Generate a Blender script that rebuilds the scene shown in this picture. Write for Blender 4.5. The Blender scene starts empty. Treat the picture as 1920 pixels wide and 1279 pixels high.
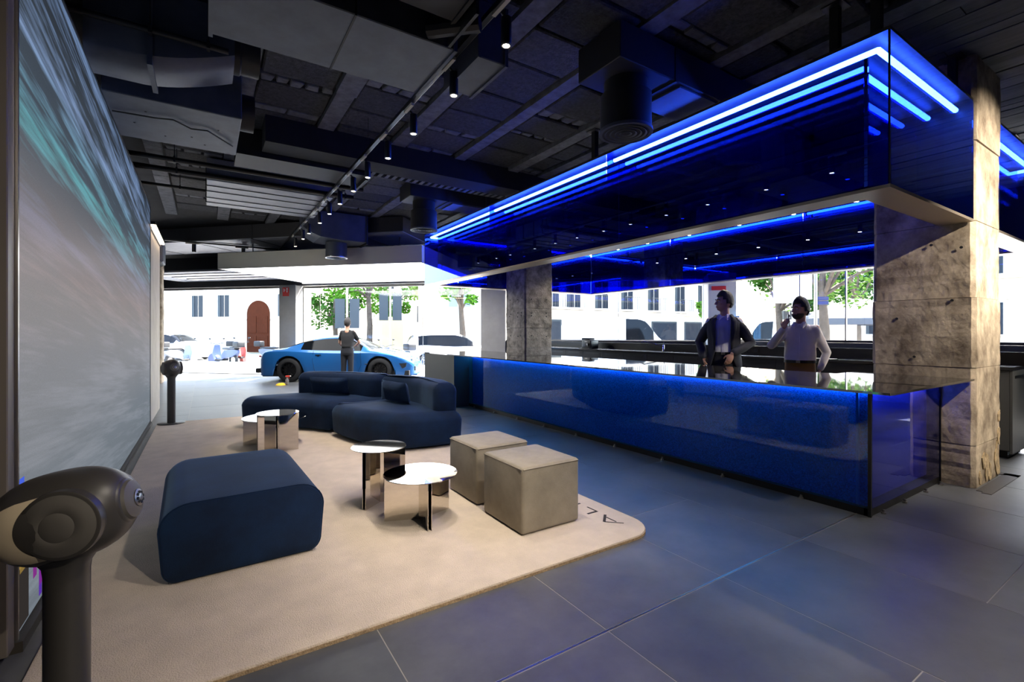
import bpy, bmesh, math, random
from math import sin, cos, pi, radians, sqrt, atan2
from mathutils import Vector, Matrix

random.seed(7)
SC = bpy.context.scene
COL = SC.collection

# ------------------------------------------------------------------ camera, world, sun, exposure
F_PX, HORIZON, TH, CAM_H = 886.7, 623.8, math.atan(576 / 886.7), 1.32
cam_d = bpy.data.cameras.new('camera')
cam = bpy.data.objects.new('camera', cam_d)
COL.objects.link(cam)
cam.location = (0, 0, CAM_H)
cam.rotation_euler = (pi / 2, 0, -TH)
cam_d.sensor_width = 36
cam_d.lens = F_PX / 1920 * 36
cam_d.shift_y = -(639.5 - HORIZON) / 1920
cam_d.clip_start = .05
cam_d.clip_end = 400
SC.camera = cam

world = bpy.data.worlds.new('world')
SC.world = world
world.use_nodes = True
wn = world.node_tree
bg = wn.nodes['Background']
sky = wn.nodes.new('ShaderNodeTexSky')
sky.sky_type = 'NISHITA'
sky.sun_disc = False
sky.sun_elevation = radians(48)
sky.sun_rotation = radians(75)
sky.air_density = 1.0
sky.dust_density = 2.0
wn.links.new(sky.outputs[0], bg.inputs[0])
bg.inputs[1].default_value = 2.8

sun_d = bpy.data.lights.new('sun', 'SUN')
sun_d.energy = 38.0
sun_d.angle = radians(.6)
sun_d.color = (1, .95, .87)
sun = bpy.data.objects.new('sun', sun_d)
COL.objects.link(sun)
sun.rotation_euler = Vector((.72, .18, .80)).to_track_quat('Z', 'Y').to_euler()

SC.view_settings.view_transform = 'Standard'
SC.view_settings.look = 'None'
SC.view_settings.exposure = 0.3
SC.view_settings.gamma = 1.0
SC.view_settings.use_curve_mapping = False
SC.cycles.max_bounces = 10
SC.cycles.diffuse_bounces = 4
SC.cycles.glossy_bounces = 6
SC.cycles.transmission_bounces = 6
SC.cycles.transparent_max_bounces = 24
SC.cycles.sample_clamp_indirect = 6
SC.cycles.caustics_reflective = False
SC.cycles.caustics_refractive = False
SC.cycles.use_denoising = True


# ------------------------------------------------------------------ helpers: materials
def lin(c):
    out = []
    for v in c[:3]:
        v = v / 255.0
        out.append(v / 12.92 if v <= .04045 else ((v + .055) / 1.055) ** 2.4)
    return out


MATS = {}


def M(name, rgb=(128, 128, 128), rough=.5, metal=0.0, noise=None, bump=None, spec=.5, sheen=0, coat=0,
      emit=None, rgb2=None, stretch=None, rough2=None):
    if name in MATS:
        return MATS[name]
    m = bpy.data.materials.new(name)
    m.use_nodes = True
    nt = m.node_tree
    p = nt.nodes['Principled BSDF']
    c = lin(rgb)
    p.inputs['Base Color'].default_value = (*c, 1)
    p.inputs['Roughness'].default_value = rough
    p.inputs['Metallic'].default_value = metal
    p.inputs['Specular IOR Level'].default_value = spec
    if sheen:
        p.inputs['Sheen Weight'].default_value = sheen
        p.inputs['Sheen Roughness'].default_value = .35
        p.inputs['Sheen Tint'].default_value = (.35, .6, 1, 1)
    if coat:
        p.inputs['Coat Weight'].default_value = coat
        p.inputs['Coat Roughness'].default_value = .04
    if emit:
        p.inputs['Emission Color'].default_value = (*lin(emit[0]), 1)
        p.inputs['Emission Strength'].default_value = emit[1]
    if noise or bump:
        tc = nt.nodes.new('ShaderNodeTexCoord')
        mp = nt.nodes.new('ShaderNodeMapping')
        if stretch:
            mp.inputs['Scale'].default_value = stretch
        nt.links.new(tc.outputs['Object'], mp.inputs[0])
    if noise:
        n = nt.nodes.new('ShaderNodeTexNoise')
        n.inputs['Scale'].default_value = noise[0]
        n.inputs['Detail'].default_value = 8
        n.inputs['Roughness'].default_value = .65
        nt.links.new(mp.outputs[0], n.inputs['Vector'])
        r = nt.nodes.new('ShaderNodeValToRGB')
        a = noise[1]
        c2 = lin(rgb2) if rgb2 else [v * (1 - a) for v in c]
        r.color_ramp.elements[0].position = .32
        r.color_ramp.elements[1].position = .68
        r.color_ramp.elements[0].color = (*c2, 1)
        r.color_ramp.elements[1].color = (*[min(1, v * (1 + a * .5)) for v in c], 1)
        nt.links.new(n.outputs[0], r.inputs[0])
        nt.links.new(r.outputs[0], p.inputs['Base Color'])
        if rough2 is not None:
            mr = nt.nodes.new('ShaderNodeMapRange')
            mr.inputs['To Min'].default_value = rough
            mr.inputs['To Max'].default_value = rough2
            nt.links.new(n.outputs[0], mr.inputs[0])
            nt.links.new(mr.outputs[0], p.inputs['Roughness'])
    if bump:
        n2 = nt.nodes.new('ShaderNodeTexNoise')
        n2.inputs['Scale'].default_value = bump[0]
        n2.inputs['Detail'].default_value = 6
        nt.links.new(mp.outputs[0], n2.inputs['Vector'])
        b = nt.nodes.new('ShaderNodeBump')
        b.inputs['Strength'].default_value = bump[1]
        b.inputs['Distance'].default_value = .01
        nt.links.new(n2.outputs[0], b.inputs['Height'])
        nt.links.new(b.outputs[0], p.inputs['Normal'])
    MATS[name] = m
    return m


def glow(name, rgb, strength):
    m = bpy.data.materials.new(name)
    m.use_nodes = True
    nt = m.node_tree
    nt.nodes.remove(nt.nodes['Principled BSDF'])
    e = nt.nodes.new('ShaderNodeEmission')
    e.inputs[0].default_value = (*lin(rgb), 1)
    e.inputs[1].default_value = strength
    nt.links.new(e.outputs[0], nt.nodes['Material Output'].inputs[0])
    MATS[name] = m
    return m


def pane_mat(name, trans, base, gloss=(1, 1, 1), rough=0.0):
    """thin sheet of glass: tinted see-through plus mirror reflection rising at grazing angles"""
    m = bpy.data.materials.new(name)
    m.use_nodes = True
    nt = m.node_tree
    nt.nodes.remove(nt.nodes['Principled BSDF'])
    t = nt.nodes.new('ShaderNodeBsdfTransparent')
    t.inputs[0].default_value = (*trans, 1)
    g = nt.nodes.new('ShaderNodeBsdfGlossy')
    g.inputs[0].default_value = (*gloss, 1)
    g.inputs[1].default_value = rough
    lw = nt.nodes.new('ShaderNodeLayerWeight')
    lw.inputs[0].default_value = .5
    pw = nt.nodes.new('ShaderNodeMath')
    pw.operation = 'POWER'
    pw.inputs[1].default_value = 4.5
    nt.links.new(lw.outputs['Facing'], pw.inputs[0])
    ma = nt.nodes.new('ShaderNodeMath')
    ma.operation = 'MULTIPLY_ADD'
    ma.inputs[1].default_value = (1 - base) * .8
    ma.inputs[2].default_value = base
    nt.links.new(pw.outputs[0], ma.inputs[0])
    mx = nt.nodes.new('ShaderNodeMixShader')
    nt.links.new(ma.outputs[0], mx.inputs[0])
    nt.links.new(t.outputs[0], mx.inputs[1])
    nt.links.new(g.outputs[0], mx.inputs[2])
    nt.links.new(mx.outputs[0], nt.nodes['Material Output'].inputs[0])
    MATS[name] = m
    return m


# ------------------------------------------------------------------ helpers: geometry
class MB:
    def __init__(s):
        s.v, s.f = [], []

    def add(s, vs, fs):
        o = len(s.v)
        s.v += [tuple(p) for p in vs]
        s.f += [tuple(i + o for i in f) for f in fs]
        return s

    def box(s, x0, x1, y0, y1, z0, z1):
        return s.add([(x0, y0, z0), (x1, y0, z0), (x1, y1, z0), (x0, y1, z0),
                      (x0, y0, z1), (x1, y0, z1), (x1, y1, z1), (x0, y1, z1)],
                     [(0, 3, 2, 1), (4, 5, 6, 7), (0, 1, 5, 4), (1, 2, 6, 5), (2, 3, 7, 6), (3, 0, 4, 7)])

    def obox(s, c, ax, half, up=(0, 0, 1)):
        """box centred at c, long axis ax, half sizes (along ax, sideways, up-ish)"""
        ax = Vector(ax).normalized()
        u = Vector(up)
        sd = ax.cross(u)
        if sd.length < 1e-6:
            sd = Vector((1, 0, 0))
        sd.normalize()
        u = sd.cross(ax)
        c = Vector(c)
        vs = []
        for k in (-1, 1):
            for (i, j) in ((-1, -1), (1, -1), (1, 1), (-1, 1)):
                vs.append(c + ax * i * half[0] + sd * j * half[1] + u * k * half[2])
        return s.add(vs, [(0, 3, 2, 1), (4, 5, 6, 7), (0, 1, 5, 4), (1, 2, 6, 5), (2, 3, 7, 6), (3, 0, 4, 7)])

    def prism(s, poly, z0, z1):
        n = len(poly)
        vs = [(x, y, z0) for x, y in poly] + [(x, y, z1) for x, y in poly]
        fs = [tuple(range(n - 1, -1, -1)), tuple(range(n, 2 * n))]
        fs += [(i, (i + 1) % n, n + (i + 1) % n, n + i) for i in range(n)]
        return s.add(vs, fs)

    def ext(s, poly3, d):
        """extrude a planar polygon of 3d points by vector d"""
        n = len(poly3)
        d = Vector(d)
        a = [Vector(p) for p in poly3]
        vs = a + [p + d for p in a]
        fs = [tuple(range(n - 1, -1, -1)), tuple(range(n, 2 * n))]
        fs += [(i, (i + 1) % n, n + (i + 1) % n, n + i) for i in range(n)]
        return s.add(vs, fs)

    def tube(s, path, rad, seg=10, caps=True):
        path = [Vector(p) for p in path]
        n = len(path)
        rs = rad if isinstance(rad, (list, tuple)) else [rad] * n
        rings = []
        up = None
        for i, p in enumerate(path):
            t = (path[min(i + 1, n - 1)] - path[max(i - 1, 0)]).normalized()
            if up is None:
                up = Vector((0, 0, 1)) if abs(t.z) < .9 else Vector((1, 0, 0))
            a = t.cross(up)
            if a.length < 1e-6:
                a = t.cross(Vector((1, 0, 0)))
            a.normalize()
            b = a.cross(t).normalized()
            up = b
            rings.append([p + (a * cos(2 * pi * k / seg) + b * sin(2 * pi * k / seg)) * rs[i] for k in range(seg)])
        vs = [q for r in rings for q in r]
        fs = []
        for i in range(n - 1):
            for k in range(seg):
                k2 = (k + 1) % seg
                fs.append((i * seg + k, i * seg + k2, (i + 1) * seg + k2, (i + 1) * seg + k))
        if caps:
            fs.append(tuple(range(seg - 1, -1, -1)))
            fs.append(tuple((n - 1) * seg + k for k in range(seg)))
        return s.add(vs, fs)

    def limb(s, pts, seg=12):
        """tapered rounded tube through (point, radius) pairs, hemispherical ends"""
        P = [(Vector(p), r) for p, r in pts]
        path, rs = [], []
        d0 = (P[0][0] - P[1][0]).normalized()
        d1 = (P[-1][0] - P[-2][0]).normalized()
        for a in (80, 55, 28):
            path.append(P[0][0] + d0 * P[0][1] * sin(radians(a)))
            rs.append(P[0][1] * cos(radians(a)))
        for p, r in P:
            path.append(p)
            rs.append(r)
        for a in (28, 55, 80):
            path.append(P[-1][0] + d1 * P[-1][1] * sin(radians(a)))
            rs.append(P[-1][1] * cos(radians(a)))
        return s.tube(path, rs, seg)

    def ball(s, c, r, seg=16, rings=10, M3=None):
        r = r if isinstance(r, (list, tuple)) else (r, r, r)
        c = Vector(c)
        vs = []
        for i in range(1, rings):
            a = pi * i / rings
            for k in range(seg):
                b = 2 * pi * k / seg
                q = Vector((r[0] * sin(a) * cos(b), r[1] * sin(a) * sin(b), r[2] * cos(a)))
                vs.append(c + (M3 @ q if M3 else q))
        q0, q1 = Vector((0, 0, r[2])), Vector((0, 0, -r[2]))
        vs += [c + (M3 @ q0 if M3 else q0), c + (M3 @ q1 if M3 else q1)]
        t, bt = len(vs) - 2, len(vs) - 1
        fs = []
        for i in range(rings - 2):
            for k in range(seg):
                k2 = (k + 1) % seg
                fs.append((i * seg + k, (i + 1) * seg + k, (i + 1) * seg + k2, i * seg + k2))
        for k in range(seg):
            k2 = (k + 1) % seg
            fs.append((t, k, k2))
            fs.append((bt, (rings - 2) * seg + k2, (rings - 2) * seg + k))
        return s.add(vs, fs)

    def lathe(s, prof, c=(0, 0, 0), seg=32, axis='z', M3=None):
        """prof: list of (radius, height)"""
        c = Vector(c)
        vs = []
        for r, h in prof:
            for k in range(seg):
                a = 2 * pi * k / seg
                q = Vector((r * cos(a), r * sin(a), h))
                if axis == 'y':
                    q = Vector((q.x, q.z, q.y))
                if axis == 'x':
                    q = Vector((q.z, q.x, q.y))
                vs.append(c + (M3 @ q if M3 else q))
        fs = []
        n = len(prof)
        for i in range(n - 1):
            for k in range(seg):
                k2 = (k + 1) % seg
                fs.append((i * seg + k, i * seg + k2, (i + 1) * seg + k2, (i + 1) * seg + k))
        if tuple(prof[0]) != tuple(prof[-1]):
            fs.append(tuple(range(seg - 1, -1, -1)))
            fs.append(tuple((n - 1) * seg + k for k in range(seg)))
        return s.add(vs, fs)

    def loft(s, rings, closed=True, caps=True):
        n, m = len(rings), len(rings[0])
        vs = [q for r in rings for q in r]
        fs = []
        for i in range(n - 1):
            for k in range(m if closed else m - 1):
                k2 = (k + 1) % m
                fs.append((i * m + k, i * m + k2, (i + 1) * m + k2, (i + 1) * m + k))
        if caps and closed:
            fs.append(tuple(range(m - 1, -1, -1)))
            fs.append(tuple((n - 1) * m + k for k in range(m)))
        return s.add(vs, fs)


def link_mesh(name, mb, mat, parent=None, loc=(0, 0, 0), smooth=None, bevel=None, kind=None, fixn=True, org=None, M4=None):
    """one mesh object. org: world origin subtracted from the vertices (object placed there, or relative to parent)"""
    me = bpy.data.meshes.new(name)
    vs = mb.v
    if M4 is not None:
        vs = [tuple(M4 @ Vector(p)) for p in vs]
    if org is not None:
        vs = [(x - org[0], y - org[1], z - org[2]) for x, y, z in vs]
    me.from_pydata(vs, [], mb.f)
    if fixn or bevel:
        bm = bmesh.new()
        bm.from_mesh(me)
        if bevel:
            es = [e for e in bm.edges if len(e.link_faces) == 2 and e.calc_face_angle(0) > .6]
            if es:
                bmesh.ops.bevel(bm, geom=es, offset=bevel[0], segments=bevel[1], profile=.5, affect='EDGES', clamp_overlap=True)
        if fixn:
            bmesh.ops.recalc_face_normals(bm, faces=bm.faces)
        bm.to_mesh(me)
        bm.free()
    if smooth:
        me.polygons.foreach_set('use_smooth', [True] * len(me.polygons))
        me.set_sharp_from_angle(angle=radians(smooth))
    me.materials.append(mat)
    o = bpy.data.objects.new(name, me)
    COL.objects.link(o)
    o.location = loc if org is None or parent else org
    if parent:
        o.parent = parent
    if kind:
        o['kind'] = kind
    return o


def tag(o, label, cat=None, group=None, kind=None):
    if label:
        o['label'] = label
    if cat:
        o['category'] = cat
    if group:
        o['group'] = group
    if kind:
        o['kind'] = kind
    return o


def thing(name, label, cat, loc=(0, 0, 0), rotz=0, group=None, kind=None):
    o = bpy.data.objects.new(name, None)
    o.empty_display_size = .1
    COL.objects.link(o)
    o.location = loc
    o.rotation_euler = (0, 0, rotz)
    return tag(o, label, cat, group, kind)


def wpart(name, mb, mat, root, **k):
    """part given in world coordinates under an unrotated thing"""
    return link_mesh(name, mb, mat, root, org=tuple(root.location), **k)


def sub(name, mb, mat, part, root=None, **k):
    """sub-part; part's object origin coincides with root's"""
    if root is not None:
        return link_mesh(name, mb, mat, part, org=tuple(root.location), **k)
    return link_mesh(name, mb, mat, part, **k)


def solo(name, mb, mat, org, label, cat, group=None, **k):
    o = link_mesh(name, mb, mat, None, org=org, **k)
    return tag(o, label, cat, group)


def dup(o, parent=None, loc=None, rotz=None):
    c = o.copy()
    COL.objects.link(c)
    if parent:
        c.parent = parent
    if loc is not None:
        c.location = loc
    if rotz is not None:
        c.rotation_euler = (0, 0, rotz)
    for ch in list(o.children):
        dup(ch, c)
    return c


def spline(pts, n, closed=False):
    """Catmull-Rom through 2d points"""
    out = []
    m = len(pts)
    rng = m if closed else m - 1
    for i in range(rng):
        if closed:
            p0, p1, p2, p3 = (Vector(pts[(i + k) % m]) for k in (-1, 0, 1, 2))
        else:
            p1, p2 = Vector(pts[i]), Vector(pts[i + 1])
            p0 = Vector(pts[i - 1]) if i else p1 * 2 - p2
            p3 = Vector(pts[i + 2]) if i + 2 < m else p2 * 2 - p1
        for k in range(n):
            t = k / n
            out.append(tuple(.5 * ((2 * p1) + (p2 - p0) * t + (2 * p0 - 5 * p1 + 4 * p2 - p3) * t * t +
                                   (3 * p1 - p0 - 3 * p2 + p3) * t ** 3)))
    if not closed:
        out.append(tuple(pts[-1]))
    return out


def interp(tab, x):
    if x <= tab[0][0]:
        return tab[0][1]
    for (a, va), (b, vb) in zip(tab, tab[1:]):
        if x <= b:
            t = (x - a) / (b - a)
            return va + (vb - va) * t
    return tab[-1][1]


def sinterp(tab, x):
    if x <= tab[0][0]:
        return tab[0][1]
    n = len(tab)
    for i in range(n - 1):
        a, va = tab[i]
        b, vb = tab[i + 1]
        if x <= b:
            m0 = (vb - tab[i - 1][1]) / (b - tab[i - 1][0]) if i else (vb - va) / (b - a)
            m1 = (tab[i + 2][1] - va) / (tab[i + 2][0] - a) if i + 2 < n else (vb - va) / (b - a)
            h = b - a
            t = (x - a) / h
            return (2 * t ** 3 - 3 * t * t + 1) * va + (t ** 3 - 2 * t * t + t) * h * m0 + (-2 * t ** 3 + 3 * t * t) * vb + (t ** 3 - t * t) * h * m1
    return tab[-1][1]


ORD = ['nearest', 'second', 'third', 'fourth', 'fifth', 'sixth', 'seventh', 'eighth', 'ninth', 'tenth', 'eleventh', 'twelfth',
       'thirteenth', 'fourteenth']
Q = sqrt(.5)


def pq(p, q, z=0):
    """chamfer frame: p = distance along the corner's normal, q = along the glass front (to the right)"""
    return ((p + q) * Q, (p - q) * Q, z)


# stroke letters in a unit cell (x right, y up): list of bars ((x0,y0),(x1,y1),width)
LETTERS = {
    'A': [((0, 0), (.5, 1), .10), ((.5, 1), (1, 0), .2), ((.25, .27), (.8, .27), .1)],
    'L': [((.08, 0), (.08, 1), .2), ((0, .06), (.95, .06), .12)],
    'P': [((.08, 0), (.08, 1), .16), ((.05, .94), (.9, .94), .12), ((.9, .94), (.9, .42), .14), ((.05, .42), (.9, .42), .12)],
    'I': [((.5, 0), (.5, 1), .2)],
    'N': [((.08, 0), (.08, 1), .16), ((.08, 1), (.92, 0), .16), ((.92, 0), (.92, 1), .16)],
    'E': [((.08, 0), (.08, 1), .16), ((.05, .06), (.95, .06), .12), ((.05, .5), (.8, .5), .12), ((.05, .94), (.95, .94), .12)],
}


def letter_mb(ch, o, ux, uy, w, h, n, t):
    """bars of one letter at origin o with axes ux, uy, size w x h, extruded by t along n"""
    mb = MB()
    o, ux, uy, n = Vector(o), Vector(ux), Vector(uy), Vector(n)
    for (a, b, wd) in LETTERS[ch]:
        pa = o + ux * a[0] * w + uy * a[1] * h
        pb = o + ux * b[0] * w + uy * b[1] * h
        d = (pb - pa).normalized()
        sd = n.cross(d).normalized() * wd * .5 * min(w, h)
        mb.ext([pa - sd, pb - sd, pb + sd, pa + sd], n * t)
    return mb

# ------------------------------------------------------------------ materials
TILE = M('floor_tile', (92, 93, 94), .34, noise=(2.6, .35), bump=(9, .05), rough2=.46, spec=.5)
TILE2 = M('floor_tile_b', (86, 88, 90), .34, noise=(2.2, .35), bump=(9, .05), rough2=.46)
GROUT = M('grout', (150, 146, 140), .8)
STEEL = M('brushed_steel', (170, 165, 158), .3, 1.0)
BEIGE = M('champagne_metal', (176, 163, 146), .38, .85)
CHROME = M('mirror_steel', (225, 218, 208), .025, 1.0)
BLACK = M('black_lacquer', (14, 14, 15), .35)
BLACKM = M('black_matt', (16, 16, 17), .6)
DARKP = M('dark_cladding', (52, 47, 42), .45)
CEILB = M('ceiling_slab', (30, 32, 36), .9, noise=(6, .5))
BLOCKM = [M('ceiling_block_%d' % i, c, .95, noise=(26, .55), bump=(60, .9)) for i, c in enumerate([(66, 68, 72), (78, 80, 84), (56, 58, 62)])]
RIBM = M('ceiling_rib', (108, 112, 120), .9, noise=(9, .45), bump=(20, .5))
PLANKM = [M('ceiling_plank_%d' % i, c, .9, noise=(7, .5), bump=(30, .5), stretch=(1, .15, 1)) for i, c in enumerate([(76, 80, 88), (66, 70, 78), (86, 90, 98)])]
DUCT = M('duct_paint', (76, 83, 99), .55, noise=(4, .3))
DUCTL = M('duct_lit', (128, 132, 142), .5, noise=(4, .2))  # lighter duct copy: light on the far ducts is put into the colour
DUCTD = M('duct_dark', (30, 31, 35), .6)
CONC = M('raw_concrete', (186, 170, 146), .9, noise=(5, .55), bump=(22, .9), rgb2=(112, 96, 78), stretch=(1, 1, .8))
CONC2 = M('grey_concrete', (150, 142, 130), .9, noise=(7, .5), bump=(30, .9), rgb2=(84, 78, 70))
STAIN = M('exposed_rubble', (196, 172, 134), .95, noise=(18, .6), bump=(30, 1.0))
WHITEP = M('white_plaster', (206, 202, 194), .7)
GREYP = M('grey_plaster', (150, 146, 138), .75, noise=(3, .12))
NAVY = M('navy_velvet', (12, 36, 66), .85, noise=(3.2, .45), bump=(140, .12), sheen=.25, rgb2=(7, 23, 46), spec=.25)
TAUPE = M('taupe_velvet', (150, 141, 125), .85, noise=(4, .25), bump=(120, .12), sheen=.15)
RUGM = M('rug_pile', (212, 196, 178), .98, noise=(5, .12), bump=(160, .8))
RUGE = M('rug_edge', (176, 150, 118), .98, noise=(60, .4), bump=(160, .8))
PRINT = M('rug_letter', (52, 48, 48), .95)
SPKB = M('speaker_black', (58, 55, 52), .4)
SPKC = M('speaker_cone', (88, 84, 79), .5)
GOLD = M('speaker_champagne', (208, 190, 160), .35, .1)
GLASS = pane_mat('clear_glass', (.96, .97, .97), .04)
BLUEG = pane_mat('blue_glass', (.17, .29, .90), .08, (.6, .75, 1))
BLUEI = pane_mat('blue_glass_inner', (.04, .11, .62), .22, (.6, .78, 1))
BARG = pane_mat('bar_front_glass', (.30, .74, .98), .035, (.85, .9, 1))
BARE = pane_mat('bar_end_glass', (.36, .42, .86), .24, (.6, .64, 1))
LEDB = glow('led_blue_white', (212, 236, 255), 60)
LEDW = glow('led_warm_white', (255, 226, 190), 14)
LAMP = glow('lamp_lens', (255, 236, 205), 30)
PANELW = glow('luminous_ceiling', (252, 253, 255), 7.0)
WOODD = M('door_wood', (62, 30, 18), .8, spec=.02, noise=(4, .3), stretch=(8, 8, 1))


def plate_mat():
    m = M('counter_top_gloss', (40, 38, 36), .03, 0, spec=1.0)
    p = m.node_tree.nodes['Principled BSDF']
    p.inputs['IOR'].default_value = 2.1
    return m


PLATE = plate_mat()


def glitter_mat():
    m = bpy.data.materials.new('blue_glitter_panel')
    m.use_nodes = True
    nt = m.node_tree
    p = nt.nodes['Principled BSDF']
    tc = nt.nodes.new('ShaderNodeTexCoord')
    v = nt.nodes.new('ShaderNodeTexVoronoi')
    v.inputs['Scale'].default_value = 130
    nt.links.new(tc.outputs['Object'], v.inputs['Vector'])
    r = nt.nodes.new('ShaderNodeValToRGB')
    r.color_ramp.elements[0].color = (.003, .055, .42, 1)
    r.color_ramp.elements[1].color = (.02, .20, .95, 1)
    r.color_ramp.elements[0].position = .15
    r.color_ramp.elements[1].position = .95
    nt.links.new(v.outputs['Color'], r.inputs[0])
    nt.links.new(r.outputs[0], p.inputs['Base Color'])
    p.inputs['Roughness'].default_value = .35
    b = nt.nodes.new('ShaderNodeBump')
    b.inputs['Strength'].default_value = 1
    b.inputs['Distance'].default_value = .02
    nt.links.new(v.outputs['Color'], b.inputs['Height'])
    nt.links.new(b.outputs[0], p.inputs['Normal'])
    return m


GLITTER = glitter_mat()


def screen_mat():
    """video wall: streaks of light racing sideways over a soft grey road"""
    m = bpy.data.materials.new('video_wall_picture')
    m.use_nodes = True
    nt = m.node_tree
    nt.nodes.remove(nt.nodes['Principled BSDF'])
    N, L = nt.nodes.new, nt.links.new
    tc = N('ShaderNodeTexCoord')
    sp = N('ShaderNodeSeparateXYZ')
    L(tc.outputs['Object'], sp.inputs[0])

    def math(op, a, b=None, c=None):
        n = N('ShaderNodeMath')
        n.operation = op
        for i, q in enumerate((a, b, c)):
            if q is None:
                continue
            if isinstance(q, (int, float)):
                n.inputs[i].default_value = q
            else:
                L(q, n.inputs[i])
        return n.outputs[0]

    y, z = sp.outputs['Y'], sp.outputs['Z']
    # streaks lean a little: they fall away from the camera
    zz = math('MULTIPLY_ADD', y, .085, z)

    def noise(sy, sz, off, det=4):
        cb = N('ShaderNodeCombineXYZ')
        L(math('MULTIPLY', y, sy), cb.inputs[0])
        L(math('MULTIPLY', zz, sz), cb.inputs[1])
        cb.inputs[2].default_value = off
        n = N('ShaderNodeTexNoise')
        n.inputs['Scale'].default_value = 1
        n.inputs['Detail'].default_value = det
        n.inputs['Roughness'].default_value = .6
        L(cb.outputs[0], n.inputs['Vector'])
        return n.outputs[0]

    def ramp(src, stops):
        r = N('ShaderNodeValToRGB')
        while len(r.color_ramp.elements) < len(stops):
            r.color_ramp.elements.new(.5)
        for e, (pos, c) in zip(r.color_ramp.elements, stops):
            e.position = pos
            e.color = (*lin(c), 1)
        L(src, r.inputs[0])
        return r.outputs[0]

    hgt = math('MULTIPLY', z, 1 / 3.15)
    base = ramp(hgt, [(0, (104, 112, 120)), (.14, (112, 120, 128)), (.3, (128, 130, 134)), (.46, (124, 124, 124)), (.58, (110, 112, 116)), (.72, (70, 80, 90)), (1, (34, 38, 45))])
    streak = ramp(hgt, [(0, (122, 132, 142)), (.3, (140, 142, 148)), (.5, (138, 132, 132)), (.6, (120, 128, 148)), (.7, (96, 160, 168)), (.82, (128, 152, 190)), (1, (110, 136, 176))])
    s1 = noise(.55, 9, 1)
    s2 = noise(1.6, 34, 5)
    s3 = noise(.35, 3.2, 9)
    f = math('ADD', math('MULTIPLY', s1, .8), math('ADD', math('MULTIPLY', s2, .45), math('MULTIPLY', s3, .7)))
    f = N('ShaderNodeMapRange') if False else f
    mr = N('ShaderNodeMapRange')
    mr.inputs['From Min'].default_value = .92
    mr.inputs['From Max'].default_value = 1.15
    L(f, mr.inputs[0])
    mx = N('ShaderNodeMixRGB')
    L(mr.outputs[0], mx.inputs[0])
    L(base, mx.inputs[1])
    L(streak, mx.inputs[2])
    # faint warm smears around mid height
    wz = math('MULTIPLY', math('SUBTRACT', hgt, .52), 9)
    band = math('POWER', 2.718, math('MULTIPLY', math('MULTIPLY', wz, wz), -1))
    wf = math('MULTIPLY', band, math('MULTIPLY', noise(1.1, 5, 21), .16))
    mx2 = N('ShaderNodeMixRGB')
    L(wf, mx2.inputs[0])
    L(mx.outputs[0], mx2.inputs[1])
    mx2.inputs[2].default_value = (*lin((196, 128, 96)), 1)
    # LED pitch: fine grain
    cb = N('ShaderNodeTexNoise')
    cb.inputs['Scale'].default_value = 160
    L(tc.outputs['Object'], cb.inputs['Vector'])
    gr = N('ShaderNodeMapRange')
    gr.inputs['To Min'].default_value = .8
    gr.inputs['To Max'].default_value = 1.2
    L(cb.outputs[0], gr.inputs[0])
    e = N('ShaderNodeEmission')
    L(mx2.outputs[0], e.inputs[0])
    L(math('MULTIPLY', gr.outputs[0], .82), e.inputs[1])
    g = N('ShaderNodeBsdfGlossy')
    g.inputs[0].default_value = (.04, .04, .045, 1)
    g.inputs[1].default_value = .35
    ad = N('ShaderNodeAddShader')
    L(e.outputs[0], ad.inputs[0])
    L(g.outputs[0], ad.inputs[1])
    L(ad.outputs[0], nt.nodes['Material Output'].inputs[0])
    return m


SCREENM = screen_mat()

# ------------------------------------------------------------------ the shell of the room
floor = tag(link_mesh('floor', MB().prism([(-3.2, -7), (11.2, -7), (11.2, 7.03), (-3.2, 21.4)], -.2, -.0012), GROUT), 'dark grey tiled floor with pale joints', kind='structure')
TW, TL, X0, SEAM = .853, 1.706, .643, 1.5265
J = .0028


def inside(x, y):
    return x + y < 18.3


for i in range(-5, 13):
    xa, xb = X0 + i * TW, X0 + (i + 1) * TW
    odd = i % 2 == 1      # strip X 1.496 - 2.349 has its joint half a tile short of the seam
    ys = [SEAM + .006]
    y = SEAM + (TL if odd else TL / 2)
    while y < 20:
        ys.append(y)
        y += TL
    spans = list(zip(ys, ys[1:]))
    ys2 = [SEAM - .006]
    y = SEAM - (TL / 2 if odd else TL)
    while y > -7.5:
        ys2.append(y)
        y -= TL
    spans += [(b, a) for a, b in zip(ys2, ys2[1:])]
    for (ya, yb) in spans:
        cx, cy = (xa + xb) / 2, (ya + yb) / 2
        if xb > 11.1 or ya < -7 or cx + cy > 18.0 or xa < -2.9:
            continue
        o = link_mesh('tile', MB().box(xa + J, xb - J, ya + J, yb - J, -.011, 0), random.choice((TILE, TILE2)), floor, fixn=False)
link_mesh('expansion_joint', MB().box(-2, 11, SEAM - .0045, SEAM - .001, -.011, .0015).box(-2, 11, SEAM + .001, SEAM + .0045, -.011, .0015), STEEL, floor)

ceiling = tag(link_mesh('ceiling', MB().prism([(-3.2, -7), (11.2, -7), (11.2, 7.03), (-3.2, 21.4)], 3.72, 4.0), CEILB), 'dark raw concrete slab ceiling', kind='structure')
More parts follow.
